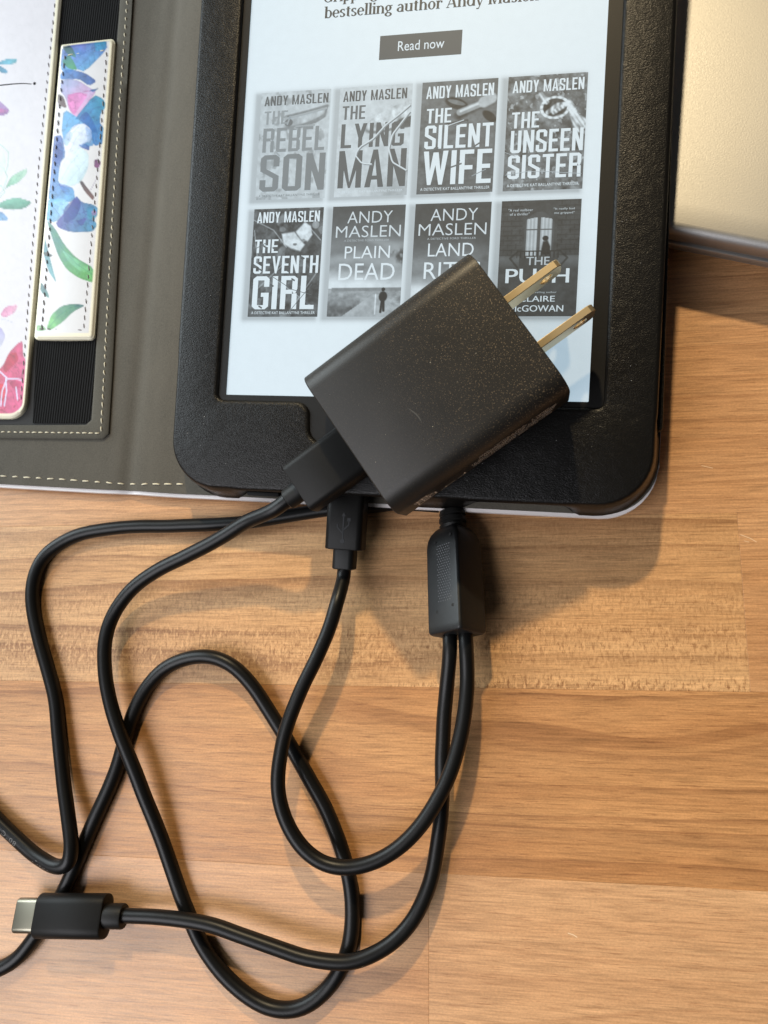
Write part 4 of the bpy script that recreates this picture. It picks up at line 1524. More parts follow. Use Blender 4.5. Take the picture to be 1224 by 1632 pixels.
for k, (pic, texts) in enumerate(COVERS):
    r_, c_ = divmod(k, 4)
    t_, b_ = ROWS[r_]
    x0, ch = A0 + PI_ * c_, t_ - b_
    g = np.clip(pic(gx, gy), .03, .97)
    amp = (.16, .14, .16, .34, .30, .13, .13, .08)[k]
    g = g + amp * (fnoise(gx, gy, 100 + k, 4, 17, 26) - .5) * (1.0 if k not in (5, 6) else .5 + sm(.7, .8, gy))
    g = np.clip((g - .5) * 1.18 + .5 - (0, 0, .10, .04, 0, .06, .06, .08)[k], .02, .98)
    mb = MB()
    mb.add(np.stack([x0 + gx.ravel() * CW, t_ - gy.ravel() * ch, np.full(gx.size, .015)], 1), grid_faces(gu, gv))
    mb.c.append(np.stack([ink_tone(g.ravel())] * 3, 1))
    for (body, a, b, y0, y1, grey, bold) in texts:
        if k < 5 and y1 - y0 > .05:
            screen_gothic(mb, body, a, b, y0, y1, float(ink_tone(grey)), (x0, t_, CW, ch))
            continue
        screen_text(mb, body, a, b, y0, y1, float(ink_tone(grey)), bold, .03, 1.06 if y1 - y0 < .03 else 1.0, (x0, t_, CW, ch))
    cov = (x0, t_, CW, ch)

    def sliver(pts, w, grey, z=.045):
        pts = np.array([(x0 + u * CW, t_ - v * ch) for u, v in pts])
        pts = dense(pts, 24) if len(pts) > 2 else dense(pts, 6)
        d = np.gradient(pts, axis=0)
        d /= np.maximum(np.linalg.norm(d, axis=1, keepdims=True), 1e-9)
        nn = np.stack([-d[:, 1], d[:, 0]], 1) * w / 2
        n_ = len(pts)
        V_ = np.concatenate([pts + nn, pts - nn])
        mb.add(np.concatenate([V_, np.full((2 * n_, 1), z)], 1), [[i, i + n_, i + n_ + 1, i + 1] for i in range(n_ - 1)], [float(ink_tone(grey))] * 3)
    if k == 1:
        for pts in laces(gx, gy):
            sliver([(u + .012, v + .008) for u, v in pts], .34, .50, .040)
            sliver(pts, .34, .90)
    if k == 2:
        for (a, b) in (((.14, .63), (.26, .59)), ((.44, .77), (.58, .74)), ((.55, .72), (.52, .665)), ((.72, .60), (.80, .565))):
            sliver([a, b], .38, .34)
        for (a, b) in (((.36, .40), (.58, .355)), ((.40, .415), (.62, .37))):
            sliver([a, b], .25, .40 if a[0] > .38 else .82)
        sliver([(.72, .855), (.90, .80)], .22, .6)
    if k == 0:
        for (a, b) in (((.40, .31), (.44, .23)), ((.52, .33), (.80, .325)), ((.25, .55), (.32, .60)), ((.50, .34), (.56, .36))):
            sliver([a, b], .45, .64)
        sliver([(.36, .255), (.60, .225), (.96, .175)], .55, .66)
    if k == 3:
        sliver([(.02, .86), (.3, .835), (.6, .845), (.98, .87)], .13, .72)
        sliver([(.0, .66), (.14, .70)], .12, .7)
    if k == 4:
        for pts in (((.30, .62), (.62, .75), (.9, .80)), ((.05, .37), (.22, .31)), ((.6, .95), (.9, .7))):
            sliver(list(pts), .16, .30)
        for u, v in ((.16, .34), (.30, .36), (.12, .555), (.52, .57), (.72, .45), (.3, .7), (.82, .86), (.15, .9), (.6, .65)):
            sliver([(u, v), (u + .05, v + .02)], .4, .24)
    build('book_cover', s2w(mb.verts()), mb.F, M_eink, screen, col=np.concatenate(mb.c))

mb = MB()
mb.add([(35.26, 85.6, .02), (56.05, 85.6, .02), (56.05, 91.8, .02), (35.26, 91.8, .02)], [[0, 1, 2, 3]], [.115] * 3)
screen_text(mb, 'Read now', 40.0, 51.7, 87.55, 90.05, .97, .0, .035)
build('read_now_button', s2w(mb.verts()), mb.F, M_eink, screen, col=np.concatenate(mb.c))


# heading: a serif face drawn from strokes (x, y in em; baseline 0, x-height .5, ascender .74)
def serif_glyphs():
    T, t = .14, .058
    g = {}

    def bar(x0, y0, x1, y1):
        return [(x0, y0), (x1, y0), (x1, y1), (x0, y1)]

    def arc(cx, cy, rx, ry, a0, a1, w0=T, w1=T, mid=None, n=12):
        A = np.radians(np.linspace(a0, a1, n + 1))
        out = []
        for i, a in enumerate(A):
            w = t + (T - t) * abs(math.cos(a)) ** 1.2
            out.append(((cx + (rx + w / 2) * math.cos(a), cy + (ry + t / 2) * math.sin(a)), (cx + (rx - w / 2) * math.cos(a), cy + (ry - t / 2) * math.sin(a))))
        return [[out[i][0], out[i + 1][0], out[i + 1][1], out[i][1]] for i in range(n)]

    def dia(x0, y0, x1, y1, w):
        return [(x0, y0), (x0 + w, y0), (x1 + w, y1), (x1, y1)]
    st = lambda x, y0, y1: bar(x, y0, x + T, y1)
    sf = lambda x, y, w=.235: bar(x - (w - T) / 2, y - .022, x + T + (w - T) / 2, y + .022)
    hs = lambda x, y: bar(x - .06, y - .045, x + .02, y)       # half serif at a stem's head
    g['l'] = (.25, [st(.07, 0, .74), sf(.07, .02), hs(.07, .74)])
    g['i'] = (.25, [st(.07, 0, .5), sf(.07, .02), hs(.07, .5), bar(.065, .6, .19, .72)])
    g['b'] = (.53, [st(.06, 0, .74), hs(.06, .74)] + arc(.28, .25, .17, .235, 150, -150))
    g['p'] = (.53, [st(.06, -.22, .5), sf(.06, -.2), hs(.06, .5)] + arc(.28, .25, .17, .235, 150, -150))
    g['d'] = (.55, [st(.37, 0, .74), hs(.37, .74), bar(.45, 0, .53, .045)] + arc(.25, .25, .17, .235, 30, 330))
    g['a'] = (.49, [st(.31, .05, .36), bar(.36, 0, .47, .05), bar(.31, 0, .42, .08)] + arc(.24, .35, .125, .125, 0, 160) + arc(.22, .15, .135, .125, 60, 330))
    g['e'] = (.46, arc(.24, .25, .165, .235, 0, 320) + [bar(.10, .235, .45, .285)])
    g['s'] = (.40, arc(.20, .37, .11, .11, 30, 235) + arc(.20, .125, .12, .11, 75, -150) + [dia(.10, .30, .23, .20, .1), bar(.29, .36, .33, .5), bar(.06, 0, .10, .14)])
    g['t'] = (.33, [st(.09, .06, .62), bar(.01, .455, .30, .5)] + arc(.235, .1, .09, .08, 180, 300))
    g['n'] = (.56, [st(.06, 0, .5), hs(.06, .5), sf(.06, .02, .22), st(.37, 0, .33), sf(.37, .02, .22)] + arc(.29, .33, .137, .145, 0, 150))
    g['h'] = (.56, [st(.06, 0, .74), hs(.06, .74), sf(.06, .02, .22), st(.37, 0, .33), sf(.37, .02, .22)] + arc(.29, .33, .137, .145, 0, 150))
    g['u'] = (.56, [st(.06, .17, .5), hs(.06, .5), st(.37, 0, .5), hs(.37, .5), bar(.44, 0, .54, .045)] + arc(.26, .17, .145, .145, 180, 320))
    g['o'] = (.50, arc(.25, .25, .17, .235, 0, 360, n=20))
    g['r'] = (.41, [st(.06, 0, .5), hs(.06, .5), sf(.06, .02)] + arc(.28, .34, .12, .13, 40, 160) + [bar(.30, .36, .40, .47)])
    g['g'] = (.49, arc(.22, .31, .135, .165, 0, 360, n=18) + arc(.23, -.08, .165, .11, 0, 360, n=18) + [bar(.33, .43, .48, .485), dia(.11, .02, .14, .17, .08)])
    g['y'] = (.50, [dia(.03, .5, .20, 0, .12), dia(.42, .5, .16, -.2, .055), bar(.06, -.22, .2, -.15), bar(.0, .46, .2, .5), bar(.34, .46, .5, .5)])
    g['A'] = (.66, [dia(.03, 0, .29, .70, .055), dia(.48, 0, .27, .70, .14), bar(.15, .2, .45, .25), bar(-.01, 0, .19, .042), bar(.42, 0, .68, .042)])
    g['M'] = (.86, [st(.07, 0, .70), sf(.07, .02, .24), bar(.0, .66, .19, .70), dia(.36, 0, .10, .70, .11), dia(.36, 0, .62, .70, .06), st(.66, 0, .70), sf(.66, .02, .24), bar(.66, .66, .85, .70)])
    g['G'] = (.70, arc(.35, .35, .25, .335, 45, 330, n=18) + [st(.49, .04, .3), bar(.42, .27, .67, .315), bar(.53, .5, .58, .69)])
    g[' '] = (.24, [])
    return g


GL = serif_glyphs()


def serif_line(body, x0, base, width, size=None):
    adv = sum(GL[c][0] for c in body)
    s = width / adv
    mb, x = MB(), x0
    for i, c in enumerate(body):
        a, polys = GL[c]
        for j, p in enumerate(polys):
            P_ = [(x + px * s, base + py * s * 1.02, .03 + .0004 * ((i * 37 + j) % 40)) for px, py in p]
            mb.add(P_, [list(range(len(P_)))], [.055] * 3)
        x += a * s
    return mb


h1 = serif_line('bestselling author Andy Maslen', 20.1, 97.6, 54.2)
h2 = serif_line('Gripping', 19.6, 101.75, 14.4)
for h in (h2, h1):
    build('heading_text', s2w(h.verts()), h.F, M_eink, screen, col=np.concatenate(h.c))

# ------------------------------------------------------------------ charger
CA = math.radians(37.9)
cd = np.array([math.cos(CA), math.sin(CA), 0])
cn = np.array([math.sin(CA), -math.cos(CA), 0])
OS = 1.2
CB = np.array([26.9, .35, 0]) - cn * OS


def ch(P):
    """charger coordinates (along, across, height above the screen) -> world"""
    P = np.asarray(P, float)
    return s2w(CB + P[:, :1] * cd + P[:, 1:2] * cn + P[:, 2:3] * np.array([0, 0, 1.0]))


CZ0, CZ1, CWD, CL = 1.35, 20.6, 38.5, 46.0
chM = SFM @ Matrix.Translation(Vector((CB[0] * MM, CB[1] * MM, CZ0 * MM)))
charger = thing('wall_charger', 'black plastic wall charger with two flat metal prongs lying on the e-reader', 'charger', chM)
sec = rrect(CWD, CZ1 - CZ0, 5.2, 12, CWD / 2, (CZ0 + CZ1) / 2)
rings = []
for a, ins in ((0, 1.0), (0.0, .35), (.12, .12), (.35, 0), (CL - .5, 0), (CL - .15, .1), (CL, .32), (CL, 1.2)):
    for_ = prism(sec, [(0, ins)])[0]
    rings.append(np.stack([np.full(len(for_), a), for_[:, 0], for_[:, 1]], 1))
V, F = loft(rings)
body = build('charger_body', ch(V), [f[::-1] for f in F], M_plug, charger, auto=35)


def prong(off):
    # blade outline in (along, z), with a round end and a hole
    z0, z1, a0, a1 = 7.9, 14.1, CL - .5, 61.0
    zc = (z0 + z1) / 2
    out = [(a0, z0), (a1 - 2.2, z0)] + [(a1 - 2.2 + 2.2 * math.sin(math.radians(t)), zc - 3.1 + 1.2 * (1 - math.cos(math.radians(t)))) for t in (30, 60, 90)]
    out += [(a, 2 * zc - z) for a, z in out[::-1]]
    hole = [(57.0 + 1.55 * math.cos(t), zc + 1.55 * math.sin(t)) for t in np.linspace(0, 2 * np.pi, 20, endpoint=False)]
    bm = bmesh.new()
    def ring_(P, x):
        return [bm.verts.new((p[0], x, p[1])) for p in P]

    def inset(P, d):
        c = np.mean(P, 0)
        P = np.array(P, float)
        return P + (c - P) / np.maximum(np.linalg.norm(c - P, axis=1, keepdims=True), 1e-6) * d
    h = .88
    O = [ring_(inset(out, .14), off - h), ring_(out, off - h + .14), ring_(out, off + h - .14), ring_(inset(out, .14), off + h)]
    H = [ring_(inset(hole, -.22), off - h), ring_(hole, off - h + .2), ring_(hole, off + h - .2), ring_(inset(hole, -.22), off + h)]
    for R_ in (O, H):
        for a, b in zip(R_[:-1], R_[1:]):
            for j in range(len(a)):
                bm.faces.new((a[j], a[(j + 1) % len(a)], b[(j + 1) % len(a)], b[j]))
    for a, b in ((O[0], H[0]), (O[3], H[3])):
        eds = [bm.edges.get((r_[j], r_[(j + 1) % len(r_)])) for r_ in (a, b) for j in range(len(r_))]
        bmesh.ops.triangle_fill(bm, use_beauty=True, edges=eds)
    bmesh.ops.recalc_face_normals(bm, faces=bm.faces[:])
    bm.verts.index_update()
    V = np.array([v.co for v in bm.verts])
    F = [[v.index for v in f.verts] for f in bm.faces]
    bm.free()
    # coordinates are right-handed only after the flip of 'across'
    return ch(V), [f[::-1] for f in F]


for off in (11.75 + OS, 24.45 + OS):
    V, F = prong(off)
    build('prong', V, F, M_chrome, charger, auto=18)

# moulded small print on the side that faces the lower right
mk = MB()
pr = random.Random(5)


def side_quad(a0, a1, z0, z1):
    mk.add([(a0, CWD + .03, z0), (a1, CWD + .03, z0), (a1, CWD + .03, z1), (a0, CWD + .03, z1)], [[0, 1, 2, 3]])


def side_frame(a0, a1, z0, z1, w=.22):
    side_quad(a0, a1, z0, z0 + w)
    side_quad(a0, a1, z1 - w, z1)
    side_quad(a0, a0 + w, z0 + w, z1 - w)
    side_quad(a1 - w, a1, z0 + w, z1 - w)


side_frame(4.6, 9.6, 8.4, 11.4, .34)
side_frame(6.0, 8.0, 9.1, 10.8, .3)
for z in (12.4, 13.5, 14.5):
    side_quad(4.2, 9.0 - (z - 12.4) * .8, z, z + .38)
for a in (4.8, 6.1, 7.3):
    side_quad(a, a + .34, 12.2, 15.0)
side_quad(10.6, 12.2, 7.4, 7.7)
side_quad(11.9, 12.2, 7.4, 9.0)
side_quad(12.2, 14.6, 8.0, 8.3)
side_quad(15.3, 17.6, 7.6, 7.9)
side_quad(17.2, 17.5, 7.6, 9.6)
for row in range(7):
    z = 8.0 + row * 1.25
    a = 18.5 + pr.uniform(0, 2.0) + (row > 3) * 3
    end = 43.0 - pr.uniform(0, 2.5)
    while a < end:
        w = pr.uniform(.22, .5)
        kind = pr.random()
        if kind < .12:
            a += .6
            continue
        side_quad(a, a + .15, z, z + .8)
        if kind < .55:
            side_quad(a, a + w, z + (.65 if kind < .4 else .33), z + (.8 if kind < .4 else .46))
        if .3 < kind < .8:
            side_quad(a + w - .12, a + w, z + .1, z + .8)
        a += w + .2
build('moulded_marking', ch(mk.verts()), mk.F, M_mark, charger, kind='stuff')

# specks of dust on the top face
du = MB()
for k in range(60):
    a, o = pr.uniform(2, CL - 1), pr.uniform(4, CWD - 5)
    if pr.random() < .6:
        a, o = pr.uniform(24, CL - .6), pr.uniform(3, 26)
    s = pr.choice((.04, .04, .05, .05, .06, .10)) * pr.uniform(.8, 1.2)
    t = pr.uniform(0, 6.28)
    q = [(a + s * math.cos(t + u) * (1.3 if i % 2 else .8), o + s * math.sin(t + u), CZ1 + .01) for i, u in enumerate((0, 1.5, 3.1, 4.7))]
    q.append((a, o, CZ1 + s * .5))
    du.add(q, [[1, 0, 4], [2, 1, 4], [3, 2, 4], [0, 3, 4]])
# a faint curved scuff
sc = [(15.6 + .9 * math.sin(t * 2.2), 21.2 + 4.6 * t, CZ1 + .012) for t in np.linspace(0, 1, 14)]
build('dust', ch(du.verts()), du.F, M_dust, charger, kind='stuff')
sp = np.array(sc)
d = np.gradient(sp, axis=0)
d /= np.linalg.norm(d, axis=1, keepdims=True)
nn = np.stack([-d[:, 1], d[:, 0], 0 * d[:, 0]], 1) * (np.sin(np.linspace(.1, 3.0, len(sp))) * .16)[:, None]
build('scuff', ch(np.concatenate([sp + nn, sp - nn])), [[i + 1, i + 1 + len(sp), i + len(sp), i] for i in range(len(sp) - 1)], plain('grey_scuff', (.038, .036, .032), .6), charger)

# lint on the tray and bezel
dl = MB()
for k in range(70):
    if k < 40:
        x, y, z = pr.uniform(-10, 103), pr.uniform(-20, -3), 1.27
        if -2.5 < x < 94 and y > -14:
            z = 1.27
            if 14 < x < 80:
                continue
    elif k < 55:
        x, y, z = pr.uniform(95.5, 103), pr.uniform(0, 100), 1.27
    else:
        x, y, z = pr.uniform(-11, -3.6), pr.uniform(0, 100), 1.27
    s = pr.choice((.05, .07, .07, .1))
    t = pr.uniform(0, 6.28)
    q = [(x + s * math.cos(t + u), y + s * math.sin(t + u) * .7, z) for u in (0, 1.5, 3.1, 4.7)] + [(x, y, z + s * .6)]
    dl.add(q, [[0, 1, 4], [1, 2, 4], [2, 3, 4], [3, 0, 4]])
build('lint', s2w(dl.verts()), dl.F, M_dust_w, case, kind='stuff')

# ------------------------------------------------------------------ charging cable
RC = 1.85
cable = thing('charging_cable', 'black charging cable splitting into micro and oval plugs, looped over the table', 'cable', Matrix.Translation((0.03, -0.06, 0)))

# full-size plug in the charger
PZ0, PZ1 = 4.0, 11.6


def chbox(a0, a1, o0, o1, z0, z1, r, b, name, mat, parent):
    s = rrect(o1 - o0, z1 - z0, r, 5, (o0 + o1) / 2, (z0 + z1) / 2)
    rg = []
    for a, ins in ((a0, b * 1.2), (a0 + b * .3, b * .35), (a0 + b, 0), (a1 - b, 0), (a1 - b * .3, b * .35), (a1, b * 1.2)):
        q = prism(s, [(0, ins)])[0]
        rg.append(np.stack([np.full(len(q), a), q[:, 0], q[:, 1]], 1))
    V, F = loft(rg)
    return build(name, ch(V), [f[::-1] for f in F], mat, parent, auto=35)


big = chbox(-17.2, -.15, 10.9 + OS, 24.0 + OS, PZ0, PZ1, 1.7, .35, 'rectangular_plug', M_housing, cable)
rel_c = (17.6 + OS, 7.6)


def ch_tube(a0, a1, r0, r1, o, z, name, mat, parent, sides=18):
    t = np.linspace(0, 2 * np.pi, sides, endpoint=False)
    rg = []
    for a, r in ((a0, r0 * .82), (a0 + .25, r0), (a1, r1)):
        rg.append(np.stack([np.full(sides, a), o + r * np.cos(t), z + r * np.sin(t)], 1))
    V, F = loft(rg)
    return build(name, ch(V), [f[::-1] for f in F], mat, parent, auto=40)


ch_tube(-21.4, -17.0, 2.55, 2.7, rel_c[0], rel_c[1], 'strain_relief', M_relief, big)

# the cords: pixel path and height above the table
def cord(P, r, seed):
    q = np.arange(len(P)) * .03
    rr = r * (1 + .035 * (fnoise(q, q * 0, seed, 3, 3, 1) - .5))
    w = np.stack([fnoise(q, q * 0, seed + k, 2, 2.2, 1) - .5 for k in (50, 51)], 1) * .30
    w *= np.minimum(np.arange(len(P)), np.arange(len(P))[::-1])[:, None].clip(0, 12) / 12
    P = P.copy()
    P[:, :2] += w
    return tube(P, rr, 16)


def path(pts):
    return np.array([at(x, y, z) for x, y, z in pts])


start = ch(np.array([[-17.5, rel_c[0], rel_c[1]], [-21.0, rel_c[0], rel_c[1]], [-25.0, rel_c[0] + .1, rel_c[1] - .35]]))
r0 = RC
pA = np.concatenate([start, path([(395, 831, 15.2), (350, 858, 12.2), (300, 885, 9.6), (250, 910, 7.6), (208, 941, 6.0), (180, 980, 5.0), (167, 1022, 4.8), (167, 1070, 5.0), (176, 1120, 5.2),
    (192, 1172, 5.3), (212, 1222, 5.1), (233, 1276, 4.4), (256, 1335, 3.0), (276, 1392, r0), (298, 1452, r0), (322, 1505, r0), (352, 1548, r0), (392, 1585, r0), (432, 1606, r0), (474, 1607, r0),
    (512, 1586, r0), (541, 1548, r0), (558, 1497, r0), (561, 1440, r0), (553, 1385, r0), (538, 1335, r0), (516, 1283, r0), (488, 1232, r0), (459, 1182, r0), (428, 1132, 2.1), (398, 1088, 3.0), (370, 1061, 3.6),
    (338, 1047, 3.6), (304, 1048, 3.0), (266, 1064, 2.2), (236, 1093, r0), (215, 1130, r0), (200, 1175, r0), (188, 1218, r0), (171, 1262, r0), (148, 1312, r0), (127, 1362, r0), (104, 1415, r0), (82, 1456, r0), (58, 1490, r0),
    (31, 1524, r0), (0, 1544, r0), (-50, 1556, r0), (-110, 1540, r0)])])
build('cord', *cord(catmull(pA), RC, 201), M_cord, cable, smooth=True)
pB = path([(700, 806, 2.6), (640, 803, 2.3), (580, 808, 2.0), (520, 813, r0), (470, 820, r0), (430, 827, r0), (388, 833, r0), (335, 836, r0), (285, 837.5, r0), (235, 838.5, r0), (190, 841, r0), (130, 851, r0), (96, 866, r0), (70, 888, r0), (55, 918, r0), (51, 958, r0),
    (61, 1012, r0), (75, 1062, r0), (88, 1112, r0), (94, 1175, 2.2), (101, 1240, 3.0), (109, 1305, 4.6), (113, 1350, 5.9), (109, 1376, 6.1), (92, 1382, 5.4), (62, 1367, 4.0), (30, 1340, 3.0), (0, 1311, 2.4), (-36, 1270, r0), (-90, 1200, r0)])
build('cord', *cord(catmull(pB), RC, 202), M_cord, cable, smooth=True)
RM = 1.78
# the cord with a printed line of small capitals
mk = MB()
cb = catmull(pB, .4)
for body, s0 in (('VW-1', (90, 1381)), ('80°C', (31, 1340))):
    tgt = at(s0[0], s0[1], 4)
    i0 = int(np.argmin(np.linalg.norm(cb - tgt, axis=1)))
    V2, F2, asp = letters(body, 0.0, 1.15)
    hgt, L = 1.25, 5.4
    acc = np.r_[0, np.cumsum(np.linalg.norm(np.diff(cb[i0:], axis=0), axis=1))]
    P = []
    for u, v in V2:
        s = u * L
        i = i0 + min(int(np.searchsorted(acc, s)), len(acc) - 1)
        tdir = cb[min(i + 1, len(cb) - 1)] - cb[i - 1]
        tdir /= np.linalg.norm(tdir)
        sd = np.cross([0, 0, 1.0], tdir)
        up = np.cross(tdir, sd)
        ang = (v - .5) * hgt / RC + .15
        base = cb[i] + tdir * (s - acc[i - i0])
        P.append(base + (RC + .03) * (math.cos(ang) * up - math.sin(ang) * sd * -1))
    mk.add(P, F2)
build('cord_print', mk.verts(), mk.F, plain('grey_cord_ink', (.10, .095, .09), .6), cable)

# micro plug: pushed into the reader's lower edge
mtop, mbot = s2w([ats(555, 800, -4.2)])[0], s2w([ats(550.5, 876, -4.4)])[0]
my = mtop - mbot
my /= np.linalg.norm(my)
mz = S2W_R[:, 2] - my * (S2W_R[:, 2] @ my)
mz /= np.linalg.norm(mz)
mx = np.cross(my, mz)
mfr = frame_mat(mbot, mx, my, mz)
sec = rrect(9.5, 7.0, 1.5, 5)
Lm = 16.0


def along(sec, stops, fr, ins_extra=0):
    rg = []
    for a, ins in stops:
        q = prism(sec, [(0, ins)])[0]
        rg.append(place(np.stack([q[:, 0], np.full(len(q), a), q[:, 1]], 1), fr))
    V, F = loft(rg)
    return V, [f[::-1] for f in F]


micro = build('micro_plug', *along(sec, [(0, .5), (.12, .15), (.4, 0), (13.8, 0), (14.1, .15), (14.2, .5)], mfr), M_housing, cable, auto=35)
build('metal_tip', *along(rrect(6.8, 1.9, .5, 4), [(14.0, 0), (19.0, 0)], mfr), M_tip, micro, auto=35)
build('strain_relief', *along(rrect(5.6, 5.4, 1.4, 5), [(-5.0, .5), (-4.8, .1), (-4.6, 0), (.1, 0)], mfr), M_relief, micro, auto=35)
# trident symbol moulded into its face
sy = MB()
for pts, w in (([(0, 2.6), (0, 8.6)], .34), ([(0, 4.1), (-1.5, 5.6), (-1.5, 6.4)], .30), ([(0, 4.9), (1.4, 6.3), (1.4, 7.4)], .30)):
    P = np.array([(x, y, 3.5) for x, y in pts])
    for a, b in zip(P[:-1], P[1:]):
        d = (b - a) / np.linalg.norm(b - a)
        s = np.array([-d[1], d[0], 0]) * w / 2
        q = [a + s, a - s, b - s, b + s]
        sy.add([(*k[:2], 3.47) for k in q] + [(*k[:2], 3.58) for k in q], [[4, 5, 6, 7], [0, 1, 5, 4], [1, 2, 6, 5], [2, 3, 7, 6], [3, 0, 4, 7]])
for (x, y, r) in ((0, 2.2, .6),):
    V, F = loft(prism(rrect(2 * r, 2 * r, r, 5), [(3.47, 0), (3.58, .03)]))
    sy.add(V + [x, y, 0], F)
V, F = loft(prism(np.array([(-.5, 8.4), (.5, 8.4), (0, 9.4)]), [(3.47, 0), (3.58, 0)]))
sy.add(V, F)
V, F = loft(prism(rrect(.85, .85, .1, 2, 1.4, 7.6), [(3.47, 0), (3.58, 0)]))
sy.add(V, F)
build('trident_symbol', place(sy.verts(), mfr), sy.F, plastic_mat('glossy_moulded_symbol', (.035, .036, .038), .25, .05), micro)

# splitter block: a square bar lying on one edge, tail end raised
st, sb = at(722, 843, 4.6), at(729, 1012, 9.6)
syv = st - sb
LS = np.linalg.norm(syv)
syv /= LS
ax = np.cross(syv, [0, 0, 1.0])
ax /= np.linalg.norm(ax)
az = np.cross(ax, syv)
roll = math.radians(-38)
sx = ax * math.cos(roll) - az * math.sin(roll) * -1
sx = ax * math.cos(roll) + az * math.sin(roll) * -1
sx = ax * math.cos(-roll) + az * math.sin(-roll)
sz = np.cross(sx, syv)
if sz[2] < 0:
    sz = -sz
sfr = frame_mat(sb, sx, syv, np.cross(sx, syv))
SW, SH = 10.6, 9.6
rg = []
for a, k, rr in ((0, .92, 1.4), (.2, .97, 1.1), (.7, 1.0, .85), (2, 1.0, .8), (LS - 5.4, .985, .8), (LS - 3.4, .95, .9), (LS - 1.9, .86, 1.0), (LS - .7, .72, 1.2), (LS, .58, 1.2)):
    q = rrect(SW * k, SH * k, rr, 5)
    rg.append(place(np.stack([q[:, 0], np.full(len(q), a), q[:, 1]], 1), sfr))
V, F = loft(rg)
M_block = plastic_mat('black_splitter_plastic', (.0085, .0088, .0092), .42, .35, spec=.34)
block = build('splitter_block', V, F, M_block, cable, auto=40)
bm = bmesh.new()
bm.from_mesh(block.data)
bmesh.ops.recalc_face_normals(bm, faces=bm.faces[:])
bm.to_mesh(block.data)
bm.free()
# ribbed strain relief at the head end
mb = MB()
t = np.linspace(0, 2 * np.pi, 20, endpoint=False)
rg = []
for a, r in ((-.4, 3.2), (.7, 3.6), (.95, 3.0), (1.45, 3.0), (1.7, 3.6), (2.7, 3.6), (2.95, 3.0), (3.4, 3.0), (3.6, 3.5), (4.6, 3.4), (5.0, 2.6)):
    rg.append(place(np.stack([r * np.cos(t), np.full(20, LS + a), r * .9 * np.sin(t)], 1), sfr))
V, F = loft(rg)
build('strain_relief', V, [f[::-1] for f in F], M_relief, block, auto=40)
# upper left face: which of the block's faces points up and to the left
cands = [(sx, 'x'), (-sx, 'x'), (np.cross(sx, syv), 'z'), (-np.cross(sx, syv), 'z')]
view = CAM_POS - sb
view /= np.linalg.norm(view)
face_n = max(cands, key=lambda c: c[0] @ (np.array([-.55, 0, .8])))
fn = face_n[0]
half = SW / 2 if face_n[1] == 'x' else SH / 2
fx = np.cross(syv, fn)
ffr = frame_mat(sb + fn * half, fx, syv, fn)
mb = MB()
for i in range(6):
    for j in range(22):
        x, y = -1.2 + i * .72 + (j % 2) * .36, 7.6 + j * .66
        V = np.array([(x - .24, y, .01), (x, y - .2, .01), (x + .24, y, .01), (x, y + .2, .01), (x, y, .12)])
        mb.add(V, [[0, 1, 4], [1, 2, 4], [2, 3, 4], [3, 0, 4]])
build('dimple_pattern', place(mb.verts(), ffr), mb.F, plain('lit_grip_texture', (.050, .054, .060), .35), block, kind='stuff')  # paler bluish dot colour stands for the light this face catches
for x, y in ((-1.9, 5.2), (3.2, 6.0), (-1.9, 22.6), (3.2, 23.6)):
    V, F = loft(prism(rrect(.8, .8, .39, 3), [(-.1, 0), (.02, 0)]))
    build('pin_hole', place(V + [x, y, 0], ffr), F, M_hole, block)

tail = sb + syv * 1.5
pM0 = [tail + ax * 1.95 + az * .2, sb + ax * 1.95 - syv * 2.5 + az * .2]
pC0 = [tail - ax * 1.9 - az * .4, sb - ax * 1.9 - syv * 2.5 - az * .4]
mend = place(np.array([[0, -4.2, 0], [0, -6.5, -.1]]), mfr)
pM = np.concatenate([pM0, path([(744, 1085, 9.4), (741, 1130, 9.4), (731, 1185, 9.4), (713, 1242, 9.6), (686, 1293, 9.6), (655, 1332, 9.4), (620, 1361, 9.2), (584, 1377, 9.0), (546, 1382, 8.8), (513, 1374, 8.8),
    (484, 1352, 8.8), (460, 1317, 8.8), (446, 1277, 8.9), (443, 1238, 9.0), (449, 1192, 9.2), (462, 1145, 9.5), (481, 1098, 9.8), (505, 1047, 10.0), (525, 1000, 9.9), (537, 960, 9.6)]), mend[::-1]])
build('cord', *cord(catmull(pM), RM, 203), M_cord, cable, smooth=True)
cpt = at(198, 1459, 5.7)
pC = np.concatenate([pC0, path([(711, 1100, 7.0), (706.5, 1150, 6.2), (704.5, 1210, 5.6), (704.5, 1275, 5.0), (698, 1345, 4.6), (683, 1415, 4.6), (653, 1474, 5.0), (610, 1513, 5.6), (563, 1531.5, 6.0), (500, 1528.5, 6.0),
    (438, 1509, 6.0), (380, 1489, 6.0), (330, 1473, 6.0), (275, 1464, 5.9), (235, 1461, 5.8)]), [cpt, at(180, 1458.5, 5.7)]])
build('cord', *cord(catmull(pC), RM, 204), M_cord, cable, smooth=True)

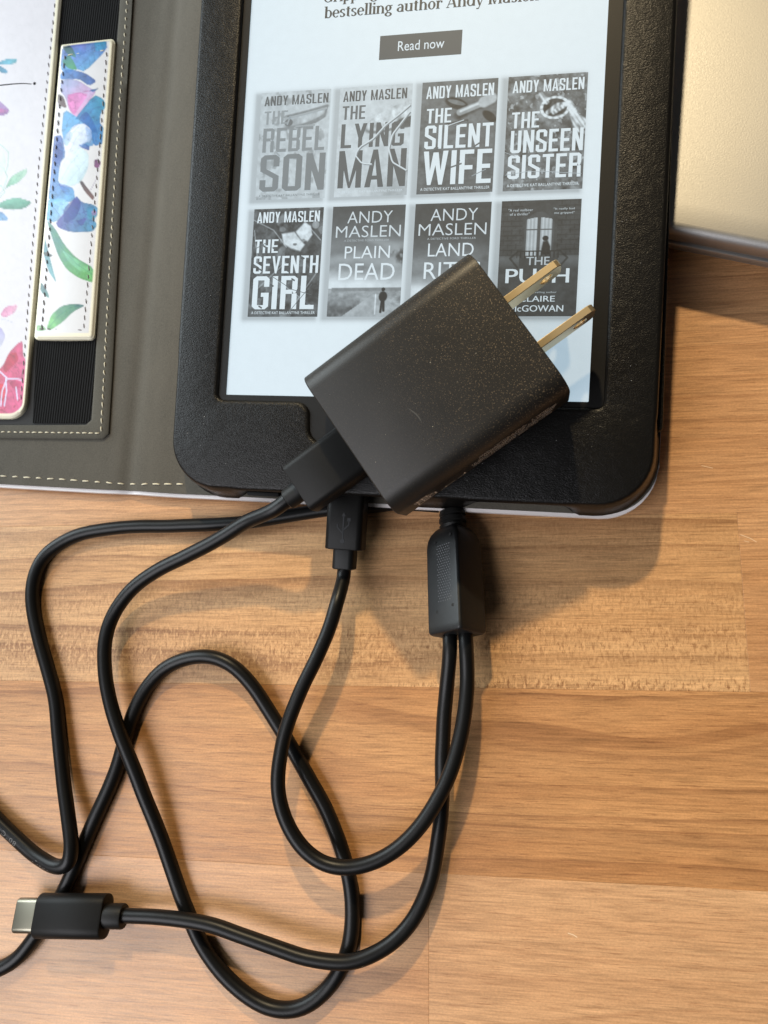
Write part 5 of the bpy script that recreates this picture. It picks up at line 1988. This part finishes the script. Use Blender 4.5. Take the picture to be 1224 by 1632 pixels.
# oval plug at the lower left
c0, c1 = at(170, 1460, 5.7), at(63, 1459, 5.7)
cx = c0 - c1
cx /= np.linalg.norm(cx)
cyv = np.cross([0, 0, 1.0], cx)
rl = math.radians(16)
up = np.array([0, 0, 1.0])
cy2 = cyv * math.cos(rl) + up * math.sin(rl) * -1
cz2 = np.cross(cx, cy2)
ofr = frame_mat(c1, cx, cy2, cz2)          # x along (to the cord), y across, z up


def alongx(w, h, r, stops, fr, seg=6):
    rg = []
    for a, ins in stops:
        q = prism(rrect(w, h, r, seg), [(0, ins)])[0]
        rg.append(place(np.stack([np.full(len(q), a), q[:, 0], q[:, 1]], 1), fr))
    V, F = loft(rg)
    return V, F


LC = np.linalg.norm(c0 - c1)
oval = build('oval_plug', *alongx(10.2, 6.2, 2.5, [(0, .6), (.1, .2), (.4, 0), (LC - .5, 0), (LC - .12, .2), (LC, .6)], ofr), M_housing, cable, auto=35)
build('metal_tip', *alongx(8.0, 2.5, 1.2, [(-6.3, .45), (-6.2, .15), (-5.9, 0), (.2, 0)], ofr, 8), M_tip, oval, auto=30)
build('tip_opening', *alongx(6.9, 1.5, .7, [(-6.33, 0), (-6.2, 0)], ofr, 6), M_hole, oval)
build('strain_relief', *alongx(5.8, 5.4, 2.6, [(LC - .1, 0), (LC + 4.2, 0), (LC + 4.55, .15), (LC + 4.6, .5)], ofr, 6), M_relief, oval, auto=35)

# small scratches and a crumb on the table top
sc_ = MB()
for pts, w in (([(1180, 852), (1196, 858), (1206, 864)], .16), ([(1186, 862), (1194, 864)], .12), ([(905, 1487), (914, 1490), (920, 1494)], .22), ([(1118, 742), (1136, 746)], .14)):
    P = np.array([at(x, y, .03) for x, y in pts])
    d = np.gradient(P, axis=0)
    d /= np.linalg.norm(d, axis=1, keepdims=True)
    nn = np.stack([-d[:, 1], d[:, 0], 0 * d[:, 0]], 1) * w / 2
    n_ = len(P)
    sc_.add(np.concatenate([P + nn, P - nn]), [[i + n_, i + 1 + n_, i + 1, i] for i in range(n_ - 1)])
build('scratch', sc_.verts(), sc_.F, plain('pale_scratch', srgb(226, 196, 160), .6), table, kind='stuff')
